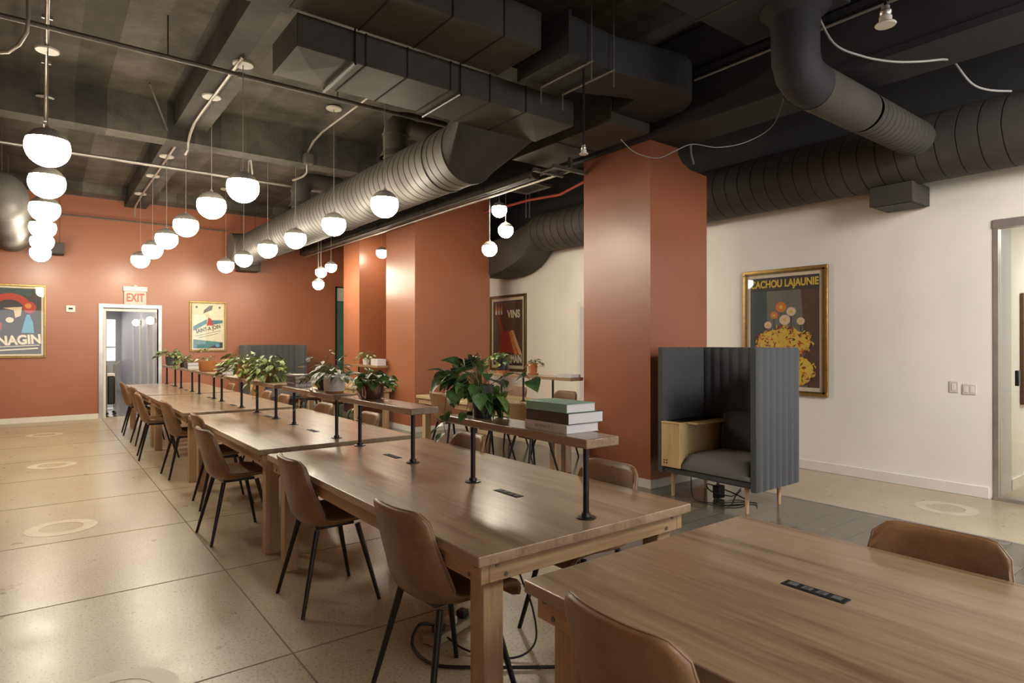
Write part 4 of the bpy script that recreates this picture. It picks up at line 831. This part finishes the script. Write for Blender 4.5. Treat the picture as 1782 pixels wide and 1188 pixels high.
# ================================================================ BOOTHS
def channel_panel(L, thick, z0, z1, n, r=0.014):
    """padded panel along x with vertical channels bulging on both faces"""
    top = []; seg = 6; wch = L / n
    for i in range(n):
        for q in range(seg): f = q / seg; top.append((i * wch + f * wch, thick / 2 + r * math.sin(PI * f) ** 0.6))
    top.append((L, thick / 2)); bot = [(x, -y) for x, y in reversed(top)]
    mb = MB(); poly = top + bot
    ins = [(x * 0.995 + L * 0.0025, y * 0.7) for x, y in poly]
    mb.loft([[(x, y, z0) for x, y in ins], [(x, y, z0 + 0.012) for x, y in poly], [(x, y, z1 - 0.012) for x, y in poly], [(x, y, z1) for x, y in ins]])
    return mb
def xf(mb, M_): mb.v = [tuple(M_ @ Vector(v)) for v in mb.v]; return mb
def booth(loc, rz, label, W=1.07, D=0.72, H=1.46):
    # local frame: the front faces -y, x to the right, origin on the floor at the front centre
    t = thing('booth_seat', label, 'booth', loc, rz, 'padded grey booth seats')
    z0 = 0.235
    for nm, x in (('side_panel', -W / 2 + 0.035), ('side_panel', W / 2 - 0.035)):
        xf(channel_panel(D, 0.05, z0 - (0.02 if x > 0 else 0), H, 7), Matrix.Translation((x, 0, 0)) @ Matrix.Rotation(PI / 2, 4, 'Z')).build(nm, 'boothout', t, angle=50)
    xf(channel_panel(W - 0.12, 0.05, z0, H, 9), Matrix.Translation((-W / 2 + 0.06, D - 0.03, 0))).build('back_panel', 'boothout', t, angle=50)
    # bench base and cushions
    bev(MB().box(-W / 2 + 0.06, 0.02, 0.235, W / 2 - 0.06, D - 0.06, 0.30).build('seat_base', 'boothout', t), 0.02, 3)
    xs = -W / 2 + 0.285
    mb = MB(); nx, ny = 14, 12; g = []
    for j in range(ny + 1):
        for i in range(nx + 1):
            u = -1 + 2 * i / nx; v = -1 + 2 * j / ny
            g.append((xs + (u + 1) / 2 * (W / 2 - 0.065 - xs), 0.0 + (v + 1) / 2 * (D - 0.08), 0.34 + 0.115 * (1 - abs(u) ** 9) ** 0.5 * (1 - abs(v) ** 9) ** 0.5 + 0.018 * (1 - u * u) * (1 - v * v)))
    n_ = nx + 1; fs = [(j * n_ + i, j * n_ + i + 1, (j + 1) * n_ + i + 1, (j + 1) * n_ + i) for j in range(ny) for i in range(nx)]
    N_ = len(g); bt = [(x, y, 0.302) for x, y, z in g]; rim = [i for i in range(n_)] + [j * n_ + nx for j in range(1, ny + 1)] + [ny * n_ + i for i in range(nx - 1, -1, -1)] + [j * n_ for j in range(ny - 1, 0, -1)]
    fs += [(N_ + a_, N_ + c_, N_ + b_, N_ + d_) for a_, d_, b_, c_ in [(f[0], f[1], f[2], f[3]) for f in fs]]
    fs += [(rim[(q + 1) % len(rim)], rim[q], N_ + rim[q], N_ + rim[(q + 1) % len(rim)]) for q in range(len(rim))]
    mb.add(g + bt, fs).build('seat_cushion', 'boothseat', t, angle=75)
    mb = MB(); rings = []
    for q in range(9):
        f = -1 + 2 * q / 8; e = (1 - abs(f) ** 10) ** 0.5 if abs(f) < 1 else 0.0; hh = 0.03 + 0.05 * e
        rings.append([(xs + 0.07 + (f + 1) / 2 * (W / 2 - 0.135 - xs), D - 0.14 + 0.02 * math.sin(a_) - hh * math.cos(a_), 0.63 + math.sin(a_) * (0.17 + 0.03 * e)) for a_ in [2 * PI * k_ / 20 for k_ in range(20)]])
    mb.loft(rings).build('back_cushion', 'boothout', t, angle=75)
    # side cabinet with an open shelf and a black top
    cb = bev(MB().box(-W / 2 + 0.066, -0.02, 0.302, xs - 0.005, D - 0.07, 0.72).build('side_cabinet', 'birch', t), 0.003)
    bev(MB().box(-W / 2 + 0.066, -0.025, 0.7205, xs - 0.003, D - 0.065, 0.738).box(xs - 0.004, 0.10, 0.7205, xs + 0.11, D - 0.065, 0.738).build('cabinet_top', 'birch', cb), 0.004)
    MB().box(-W / 2 + 0.09, 0.03, 0.7385, xs - 0.02, D - 0.07, 0.743).build('black_inlay', 'outlet', cb)
    for dx, dz in ((0.03, 0.04), (0.06, 0.04), (0.03, 0.065), (0.06, 0.065)):
        MB().tube([(-W / 2 + 0.07 + dx, -0.024, 0.30 + dz), (-W / 2 + 0.07 + dx, -0.018, 0.30 + dz)], 0.006, 8).build('vent_hole', 'outlet', cb)
    for x, y in ((-W / 2 + 0.12, 0.09), (W / 2 - 0.15, 0.09), (-W / 2 + 0.12, D - 0.1), (W / 2 - 0.15, D - 0.1)):
        MB().tube([(x, y, 0.24), (x, y, 0.0)], [0.022, 0.015], 14).build('leg', 'beech', t)
    return t
booth((4.86, 3.45, 0), -PI / 2, 'tall padded grey booth seat beside the nearest terracotta column')
booth((4.2, 14.06, 0), 0, 'padded grey booth seat against the far wall, its top above the plants', W=1.3, D=0.68)
# cables under the near booth and under the first table
pipe('floor_cable', 'tangle of black cables under the booth seat', [(5.45, 3.7, 0.33), (5.42, 3.68, 0.15), (5.3, 3.62, 0.02), (5.1, 3.5, 0.012), (4.98, 3.35, 0.012), (5.1, 3.24, 0.012), (5.3, 3.28, 0.012), (5.38, 3.45, 0.03), (5.3, 3.62, 0.09), (5.15, 3.62, 0.13), (5.05, 3.5, 0.1), (5.2, 3.4, 0.05), (5.45, 3.5, 0.012), (5.7, 3.6, 0.012)], 0.006, 'rubber', 'cable', 'black cables on the floor')
pipe('floor_cable', 'second loop of black cable under the booth seat', [(5.2, 3.85, 0.3), (5.15, 3.8, 0.14), (5.05, 3.72, 0.06), (4.95, 3.6, 0.012), (5.0, 3.42, 0.012), (5.2, 3.3, 0.012), (5.3, 3.2, 0.012), (5.2, 3.12, 0.012)], 0.005, 'rubber', 'cable', 'black cables on the floor')
t = thing('power_adapter', 'black power adapter hanging in the cables under the booth seat', 'power adapter', (5.2, 3.52, 0.012))
bev(MB().box(-0.05, -0.035, 0.0, 0.05, 0.035, 0.12).build('adapter_body', 'rubber', t), 0.006); MB().tube([(0, 0, 0.12), (0.01, 0.01, 0.23)], 0.005, 6).build('plug_lead', 'rubber', t)
t = thing('power_strip', 'pale power strip on the floor under the first shelved table', 'power strip', (1.72, 2.75, 0.003), 0.35)
bev(MB().box(-0.2, -0.045, 0.0, 0.2, 0.045, 0.04).build('strip_body', 'jbox', t), 0.005)
for i in range(3): bev(MB().box(-0.15 + i * 0.1, -0.025, 0.0405, -0.1 + i * 0.1, 0.025, 0.08).build('plug', 'rubber' if i != 1 else 'plastic', t), 0.005)
pipe('floor_cable', 'black cable looping from the power strip on the floor', [(1.60, 2.72, 0.07), (1.5, 2.72, 0.1), (1.45, 2.7, 0.02), (1.45, 2.5, 0.012), (1.6, 2.35, 0.012), (1.8, 2.2, 0.012), (2.0, 2.05, 0.012), (2.3, 1.8, 0.012), (2.35, 1.6, 0.012)], 0.008, 'rubber', 'cable', 'black cables on the floor')
pipe('floor_cable', 'thin black cable hanging down from the first shelved table', [(1.85, 2.43, 0.645), (1.87, 2.4, 0.4), (1.93, 2.36, 0.2), (1.9, 2.3, 0.06), (1.78, 2.32, 0.012), (1.65, 2.5, 0.012), (1.62, 2.65, 0.03)], 0.005, 'rubber', 'cable', 'black cables on the floor')
# cart in the corridor
t = thing('utility_cart', 'slim cart with a hanging black bag just inside the doorway', 'cart', (1.17, 15.5, 0.002))
mb = MB()
for x in (-0.07, 0.09):
    for y in (-0.2, 0.2): mb.tube([(x, y, 0.05), (x, y, 1.05)], 0.012, 8)
mb.tube([(-0.07, -0.2, 1.05), (-0.07, 0.2, 1.05)], 0.012, 8).tube([(0.09, -0.2, 1.05), (0.16, -0.2, 1.12)], 0.014, 8).box(-0.08, -0.22, 0.1, 0.1, 0.22, 0.12)
mb.build('cart_frame', 'alu', t)
bev(MB().box(-0.06, -0.17, 0.22, 0.08, 0.17, 0.80).build('bag', 'rubber', t), 0.03, 3)
bev(MB().box(-0.07, -0.19, 0.81, 0.09, 0.19, 0.86).build('bag_rim', 'plastic', t), 0.006)
for x in (-0.06, 0.08): MB().tube([(x, -0.19, 0.03), (x, -0.165, 0.03)], 0.028, 12).build('wheel', 'rubber', t); MB().tube([(x, 0.165, 0.03), (x, 0.19, 0.03)], 0.028, 12).build('wheel', 'rubber', t)

# ================================================================ BOOKS
def book(x0, x1, y0, y1, z0, z1, cov, label, group, txt=None, tmat='inkprint'):
    t = thing('book', label, 'book', ((x0 + x1) / 2, (y0 + y1) / 2, z0), 0, group)
    a_ = (x1 - x0) / 2; b_ = (y1 - y0) / 2; h_ = z1 - z0; c = 0.0025
    bev(MB().box(-a_, -b_, 0, a_, b_, c).box(-a_, -b_, h_ - c, a_, b_, h_).box(-a_, -b_, c, -a_ + c, b_, h_ - c).build('cover', cov, t), 0.0008, 1)
    MB().box(-a_ + c, -b_ + 0.004, c, a_ - 0.004, b_ - 0.004, h_ - c).build('pages', 'paper', t, smooth=False)
    if txt: text_part(txt, h_ * 0.5, tmat, t, (-a_ - 0.0006, 0.02, h_ / 2), (PI / 2, 0, -PI / 2), name='spine_lettering', depth=0.0003)
    return t
g1 = 'large books stacked on the nearest raised shelf'
book(1.835, 2.035, 2.005, 2.30, 1.10, 1.14, 'bkwht', 'white book at the bottom of the three-book stack nearest the camera', g1, 'ARTISTRY 4')
book(1.84, 2.06, 2.00, 2.295, 1.1402, 1.191, 'bkbrown', 'thick dark brown book in the middle of the nearest stack', g1, '', 'inkgold')
book(1.835, 2.015, 2.005, 2.29, 1.1912, 1.231, 'bkteal', 'teal green book on top of the nearest stack', g1)
def line_marks(x, y0, y1, z, mat, parent_name):
    pass
g2 = 'dark-spined books stacked behind the white pot'
zz = 1.10
for i, (h_, c_, lb) in enumerate(((0.036, 'bkchar', 'bottom book of the stack left of the white pot'), (0.032, 'bknavy', 'second book from the bottom in the stack left of the white pot'), (0.032, 'bkbrown', 'third book up in the stack left of the white pot'), (0.012, 'bkgrey', 'thin pale-topped book on top of the stack left of the white pot'))):
    book(1.83 + 0.006 * (i % 2), 1.985 - 0.005 * i, 5.62 + 0.01 * (i % 2), 5.85, zz, zz + h_, c_, lb, g2); zz += h_ + 0.0002
zz = 1.10
for i, (h_, c_, lb) in enumerate(((0.05, 'bkchar', 'bottom dark book of the stack between the two terracotta pots'), (0.05, 'bknavy', 'middle dark book of the stack between the two terracotta pots'), (0.045, 'bkchar', 'top dark book of the stack between the two terracotta pots'))):
    book(1.82, 1.965, 8.38 + 0.01 * i, 8.68, zz, zz + h_, c_, lb, 'dark-spined books between the terracotta pots'); zz += h_ + 0.0002
zz = 1.10
for i, (h_, c_, lb) in enumerate(((0.055, 'bkchar', 'lower of the two pale-edged books near the far end of the shelves'), (0.045, 'bknavy', 'upper of the two pale-edged books near the far end of the shelves'))):
    book(1.80, 1.985, 10.55 + 0.01 * i, 10.85, zz, zz + h_, c_, lb, 'books near the far end of the shelves'); zz += h_ + 0.0002
zz = 1.10
for i, (h_, c_, lb) in enumerate(((0.04, 'bkwht', 'bottom white book between the far columns'), (0.04, 'bkwht', 'middle white book between the far columns'), (0.035, 'bkwht', 'top white book between the far columns'))):
    book(4.78, 4.95, 10.2, 10.48, zz, zz + h_, c_, lb, 'white books between the far columns'); zz += h_ + 0.0002
book(4.88, 5.04, 5.26, 5.5, 1.10, 1.135, 'bkwht', 'white book at the column end of the shelf by the white wall', 'white books between the far columns')['group'] = ''

# ================================================================ PLANTS
def leaf(mb, base, direc, L, Wd, mi=0, droop=0.35, heart=True, roll=0.0, edge=None, nseg=6):
    d = Vector(direc).normalized(); up = Vector((0, 0, 1)); side = d.cross(up)
    if side.length < 0.05: side = Vector((1, 0, 0))
    side.normalize(); nrm = side.cross(d).normalized()
    rt = Matrix.Rotation(roll, 3, d); side = rt @ side; nrm = rt @ nrm
    prof = [0.0, 0.78, 1.0, 0.92, 0.66, 0.34, 0.0] if heart else [0.0, 0.5, 0.85, 1.0, 0.85, 0.45, 0.0]
    c = []; p = Vector(base); dd = d.copy()
    for i in range(nseg + 1):
        c.append((p.copy(), dd.copy())); dd = (dd + Vector((0, 0, -droop / nseg * 1.6))).normalized(); p = p + dd * (L / nseg)
    vs = []; fs = []; ms = []
    cols = 5
    for i in range(nseg + 1):
        q, dq = c[i]; hw = Wd / 2 * prof[i]; back = 0.10 * L * (1 if (heart and i == 1) else 0)
        for k_, u in enumerate((-1, -0.55, 0, 0.55, 1)):
            vs.append(q + side * (u * hw) + nrm * (abs(u) * hw * 0.28 - (0.0 if k_ else 0)) - dq * (back * abs(u)))
    b = len(mb.v); mb.v += [tuple(v) for v in vs]
    for i in range(nseg):
        for k_ in range(4):
            a_ = b + i * 5 + k_; mb.f.append((a_, a_ + 1, a_ + 6, a_ + 5)); mb.m.append(edge if (edge is not None and k_ in (0, 3)) else mi)
def foliage(t, rnd, z0, n, spread, height, L, Wd, mats, heart=True, bias=(0, 0), edge=None, stems=True, lowest=0.0, vines=(), rmin=0.25):
    """a crown of leaves on thin stems growing from the pot, plus trailing vines; coordinates in the plant's frame"""
    mb = MB(); st = MB(); nm = len([m for m in mats if not (edge is not None and mats.index(m) == edge)])
    for i in range(n):
        a_ = i * 2.399 + rnd.random() * 0.7; q = rmin + (1 - rmin) * math.sqrt((i + 0.5) / n)
        ex = math.cos(a_) * spread * q + bias[0] * q; ey = math.sin(a_) * spread * q + bias[1] * q
        ez = z0 + height * (1 - q ** 2.2) * (0.75 + 0.4 * rnd.random()) + lowest * q * rnd.random()
        s0 = Vector((math.cos(a_) * 0.02, math.sin(a_) * 0.02, z0 - 0.01)); e = Vector((ex, ey, ez)); m_ = (s0 + e) / 2 + Vector((0, 0, 0.04 + height * 0.2))
        if stems: st.tube([s0, (s0 + m_) / 2 + Vector((0, 0, 0.01)), m_, e], 0.0018, 4, caps=False)
        out = Vector((ex, ey, 0)); out = out.normalized() if out.length > 1e-4 else Vector((1, 0, 0))
        s_ = 0.7 + rnd.random() * 0.5
        leaf(mb, e, out + Vector((rnd.uniform(-0.5, 0.5), rnd.uniform(-0.5, 0.5), rnd.uniform(-0.25, 0.45))), L * s_, Wd * s_, rnd.randrange(nm), droop=0.25 + rnd.random() * 0.6, heart=heart, roll=rnd.uniform(-0.6, 0.6), edge=edge)
    for vine in vines:
        P_ = [Vector(p) for p in vine]; st.tube(P_, 0.002, 4, caps=False)
        tot = sum((P_[i + 1] - P_[i]).length for i in range(len(P_) - 1)); cnt = max(2, int(tot / (L * 0.55))); acc = 0
        for j in range(cnt):
            f = (j + 0.7) / cnt * (len(P_) - 1); i0 = min(int(f), len(P_) - 2); p = P_[i0].lerp(P_[i0 + 1], f - i0)
            a_ = rnd.random() * 2 * PI; s_ = 0.6 + rnd.random() * 0.45
            leaf(mb, p, Vector((math.cos(a_), math.sin(a_), -0.5 + rnd.random() * 0.4)), L * s_, Wd * s_, rnd.randrange(nm), droop=0.5, heart=heart, roll=rnd.uniform(-0.5, 0.5), edge=edge)
    mb.build('leaves', mats, t, angle=80)
    if st.v: st.build('stems', 'stem', t)
def hanging(t, rnd, n, rx, ry, zlo, zhi, L, Wd, mats, cx=0, cy=0, z0=0.15, rin=0.05, down=0.9, name='leaves'):
    """leaves whose blades hang and face outward, in a shell around the pot"""
    mb = MB(); st = MB()
    for i in range(n):
        a_ = i * 2.399 + rnd.random(); f = (i * 0.618) % 1.0; q = 0.45 + 0.55 * rnd.random(); bulge = math.sin(PI * (0.15 + 0.7 * f))
        x = cx + math.cos(a_) * rx * q * bulge; y = cy + math.sin(a_) * ry * q * bulge; z = zlo + (zhi - zlo) * f
        if math.hypot(x, y) < rin + 0.02: k_ = (rin + 0.02) / max(1e-3, math.hypot(x, y)); x *= k_; y *= k_
        out = Vector((math.cos(a_), math.sin(a_), 0)); s_ = 0.7 + 0.5 * rnd.random()
        st.tube([(0, 0, z0), (x * 0.5, y * 0.5, max(z0, z) + 0.03), (x, y, z)], 0.0016, 4, caps=False)
        leaf(mb, (x, y, z), out * (0.35 + 0.4 * rnd.random()) + Vector((rnd.uniform(-0.4, 0.4), rnd.uniform(-0.4, 0.4), -down * (0.4 + 0.7 * rnd.random()) + 0.9 * f)), L * s_, Wd * s_, rnd.randrange(len(mats)), droop=0.45, heart=True, roll=rnd.uniform(-0.5, 0.5))
    mb.build(name, mats, t, angle=80); st.build('stems', 'stem', t)
def pot(t, prof, mat, soilz, soilr, name='pot'):
    o = MB().lathe(prof, n=36).build(name, mat, t, angle=40); MB().lathe([(0.0, soilz), (soilr, soilz)], n=24).build('soil', 'soil', t); return o
def terracotta(t, r, h, saucer=True):
    z = 0.0
    if saucer:
        MB().lathe([(0, 0), (r * 0.95, 0), (r * 1.05, 0.018), (r * 0.98, 0.018), (r * 0.9, 0.006), (0, 0.006)], n=32).build('saucer', 'terra', t); z = 0.007
    pot(t, [(0, z), (r * 0.68, z), (r * 0.88, z + h * 0.72), (r * 0.98, z + h * 0.72), (r * 1.0, z + h), (r * 0.9, z + h), (r * 0.86, z + h * 0.8)], 'terra', z + h * 0.9, r * 0.9)
ZS = 1.101
t = thing('pothos_plant', 'big deep green trailing pothos on the nearest raised shelf', 'potted plant', (1.90, 2.75, ZS))
pot(t, [(0, 0), (0.05, 0), (0.062, 0.16), (0.064, 0.175), (0.056, 0.175), (0.054, 0.15)], 'potdark', 0.155, 0.055)
hanging(t, random.Random(2), 62, 0.17, 0.2, 0.02, 0.32, 0.105, 0.095, ['leafdeep', 'leafdeep', 'leafdeep', 'leafmid'], cx=-0.03, cy=0.05)
foliage(t, random.Random(12), 0.165, 8, 0.1, 0.13, 0.11, 0.09, ['leafdeep', 'leafdeep', 'leafdeep', 'leafmid'], bias=(-0.03, 0.03),
        vines=(((-0.02, 0.03, 0.17), (-0.10, 0.09, 0.2), (-0.15, 0.13, 0.1), (-0.16, 0.14, -0.03), (-0.15, 0.13, -0.1)), ((-0.03, 0, 0.17), (-0.09, -0.03, 0.16), (-0.12, -0.02, 0.03), (-0.1, 0.0, 0.0)),
               ((0.02, -0.03, 0.17), (0.09, -0.12, 0.24), (0.13, -0.22, 0.23), (0.14, -0.25, 0.2)), ((-0.02, 0.05, 0.17), (-0.06, 0.15, 0.26), (-0.08, 0.20, 0.22)), ((0.02, 0, 0.17), (0.05, -0.1, 0.15), (0.03, -0.12, 0.05))))
mbx = MB(); leaf(mbx, (-0.05, 0.1, 0.27), (-0.1, 0.1, 1), 0.05, 0.02, 0, heart=False); mbx.build('new_leaf', 'leafwhite', t)
t = thing('bronze_planter', 'low green plant in a wide bronze planter with rope handles', 'potted plant', (1.90, 4.17, ZS))
pr_ = [(0, 0), (0.075, 0), (0.088, 0.02), (0.097, 0.07), (0.1, 0.135), (0.094, 0.135), (0.09, 0.11)]
o = MB()
n_ = 48; rings = []
for r_, z_ in pr_: rings.append([((r_ * (1 - 0.035 * abs(math.cos(4 * 2 * PI * q / n_ / 2)) ** 6)) * math.cos(2 * PI * q / n_), (r_ * (1 - 0.035 * abs(math.cos(4 * 2 * PI * q / n_ / 2)) ** 6)) * math.sin(2 * PI * q / n_), z_) for q in range(n_)])
o.loft(rings, 0, False).build('pot', 'bronze', t, angle=50); MB().lathe([(0, 0.115), (0.09, 0.115)], n=24).build('soil', 'soil', t)
for s in (-1, 1):
    MB().tube([(s * 0.08, s * 0.06 * 1, 0.10), (s * 0.10, s * 0.085, 0.09), (s * 0.105, s * 0.1, 0.03), (s * 0.085, s * 0.1, 0.012), (s * 0.078, s * 0.085, 0.05), (s * 0.075, s * 0.06, 0.095)], 0.004, 6).build('rope_handle', 'beech', t)
foliage(t, random.Random(5), 0.12, 52, 0.12, 0.085, 0.08, 0.062, ['leafdeep', 'leafmid', 'leafmid'], bias=(0.03, -0.03), lowest=-0.05)
t = thing('variegated_plant', 'green and cream variegated plant in a white pot, trailing over the shelf', 'potted plant', (1.90, 4.86, ZS))
pot(t, [(0, 0.012), (0.078, 0.012), (0.084, 0.03), (0.088, 0.15), (0.082, 0.15), (0.08, 0.13)], 'potwhite', 0.13, 0.08)
MB().lathe([(0, 0), (0.07, 0), (0.075, 0.012), (0, 0.012)], n=32).build('saucer', 'terra', t)
foliage(t, random.Random(8), 0.14, 44, 0.16, 0.11, 0.13, 0.048, ['leafdeep', 'leafdeep', 'leafwhite'], heart=False, bias=(-0.03, 0.05), edge=2, lowest=-0.06,
        vines=(((-0.04, 0.06, 0.14), (-0.09, 0.16, 0.18), (-0.14, 0.24, 0.08), (-0.15, 0.26, -0.06), (-0.15, 0.28, -0.13)), ((-0.02, 0.05, 0.14), (-0.05, 0.22, 0.16), (-0.08, 0.3, 0.08), (-0.07, 0.32, 0.0)), ((0.06, -0.03, 0.13), (0.13, -0.07, 0.09), (0.135, -0.07, -0.1), (0.13, -0.08, -0.24)), ((-0.05, 0.04, 0.13), (-0.1, 0.12, 0.1), (-0.1, 0.14, 0.0))))
t = thing('wispy_plant', 'taller bronze-leaved plant rising behind the white pot', 'potted plant', (1.93, 5.2, ZS))
pot(t, [(0, 0), (0.045, 0), (0.055, 0.09), (0.05, 0.09), (0.048, 0.08)], 'potdark', 0.08, 0.048)
foliage(t, random.Random(21), 0.09, 20, 0.16, 0.25, 0.07, 0.034, ['leafpink', 'leafwhite', 'leafold'], heart=False, lowest=0.06)
t = thing('bushy_plant', 'bushy yellow-green plant hiding its pot, arching leaves before the far booth', 'potted plant', (1.90, 6.66, ZS))
pot(t, [(0, 0), (0.06, 0), (0.075, 0.12), (0.068, 0.12), (0.066, 0.1)], 'terra', 0.1, 0.066)
hanging(t, random.Random(43), 80, 0.19, 0.2, 0.0, 0.2, 0.09, 0.042, ['leafyel', 'leafmid', 'leafyel'], rin=0.08, z0=0.11)
foliage(t, random.Random(3), 0.12, 110, 0.17, 0.2, 0.095, 0.042, ['leafyel', 'leafmid', 'leafyel', 'leafmid'], heart=False, lowest=-0.15, rmin=0.3,
        vines=(((-0.05, 0.05, 0.13), (-0.11, 0.1, 0.12), (-0.12, 0.14, 0.0), (-0.12, 0.16, -0.2)), ((-0.05, 0, 0.13), (-0.12, 0.2, 0.12), (-0.13, 0.28, 0.0), (-0.12, 0.28, -0.12))))
t = thing('bushy_plant', 'yellow-green plant spilling around a small terracotta pot', 'potted plant', (1.90, 7.62, ZS))
terracotta(t, 0.075, 0.15)
hanging(t, random.Random(41), 34, 0.17, 0.2, -0.01, 0.2, 0.085, 0.04, ['leafyel', 'leafmid'], rin=0.08)
foliage(t, random.Random(9), 0.15, 100, 0.22, 0.18, 0.10, 0.05, ['leafyel', 'leafmid', 'leafyel', 'leafold'], heart=False, bias=(-0.03, 0.05), lowest=-0.12, rmin=0.45,
        vines=(((-0.05, 0.05, 0.15), (-0.13, 0.12, 0.16), (-0.17, 0.16, 0.05), (-0.17, 0.16, -0.02)),))
t = thing('terracotta_bowl_plant', 'sparse plant in a wide terracotta bowl below the small pale poster', 'potted plant', (1.895, 9.62, ZS))
pot(t, [(0, 0), (0.095, 0), (0.11, 0.02), (0.118, 0.15), (0.108, 0.15), (0.105, 0.12)], 'terra', 0.135, 0.106)
foliage(t, random.Random(14), 0.14, 14, 0.12, 0.07, 0.08, 0.04, ['leafold', 'leafwhite', 'leafmid'], heart=False, bias=(-0.05, 0.03))
t = thing('trailing_plant', 'olive trailing plant with a long arching shoot, second pot from the far end', 'potted plant', (1.90, 11.5, ZS))
pot(t, [(0, 0), (0.05, 0), (0.06, 0.1), (0.054, 0.1), (0.052, 0.08)], 'potdark', 0.085, 0.052)
foliage(t, random.Random(31), 0.1, 34, 0.14, 0.12, 0.08, 0.055, ['leafold', 'leafmid', 'leafold'], lowest=-0.1,
        vines=(((0.0, 0, 0.1), (0.12, -0.1, 0.22), (0.25, -0.15, 0.3), (0.36, -0.18, 0.31)), ((-0.02, 0.02, 0.1), (-0.1, 0.05, 0.1), (-0.13, 0.06, 0.0))))
t = thing('compact_plant', 'dense green plant in a blue-green pot, last on the raised shelves', 'potted plant', (1.90, 12.62, ZS))
pot(t, [(0, 0), (0.085, 0), (0.1, 0.02), (0.11, 0.16), (0.1, 0.16), (0.098, 0.14)], 'potblue', 0.14, 0.098)
foliage(t, random.Random(17), 0.15, 44, 0.19, 0.14, 0.09, 0.06, ['leafdeep', 'leafmid', 'leafdeep'], bias=(-0.05, 0.02))
# pots by the white wall
t = thing('leafy_plant', 'leafy green plant in a charcoal pot below the VINS poster', 'potted plant', (4.95, 6.68, ZS))
MB().lathe([(0, 0), (0.085, 0), (0.088, 0.035), (0, 0.035)], n=32).build('saucer', 'terra', t)
pot(t, [(0, 0.036), (0.078, 0.036), (0.092, 0.19), (0.085, 0.19), (0.083, 0.17)], 'potdark', 0.175, 0.083)
foliage(t, random.Random(23), 0.19, 44, 0.16, 0.10, 0.08, 0.06, ['leafmid', 'leafdeep', 'leafyel'], bias=(-0.07, 0.05), lowest=-0.1)
t = thing('small_plant', 'small white-leaved plant in a terracotta pot before the white wall', 'potted plant', (4.97, 6.06, ZS))
terracotta(t, 0.068, 0.14)
foliage(t, random.Random(27), 0.14, 16, 0.09, 0.06, 0.06, 0.045, ['leafwhite', 'leafdeep', 'leafwhite'], bias=(0.02, -0.02), lowest=-0.04)
t = thing('variegated_plant', 'pale variegated plant on the shelf between the far columns', 'potted plant', (4.86, 10.85, ZS))
pot(t, [(0, 0), (0.06, 0), (0.07, 0.1), (0.064, 0.1), (0.062, 0.08)], 'potwhite', 0.085, 0.062)
foliage(t, random.Random(33), 0.1, 36, 0.15, 0.17, 0.11, 0.04, ['leafmid', 'leafdeep', 'leafwhite'], heart=False, edge=2, lowest=-0.04)
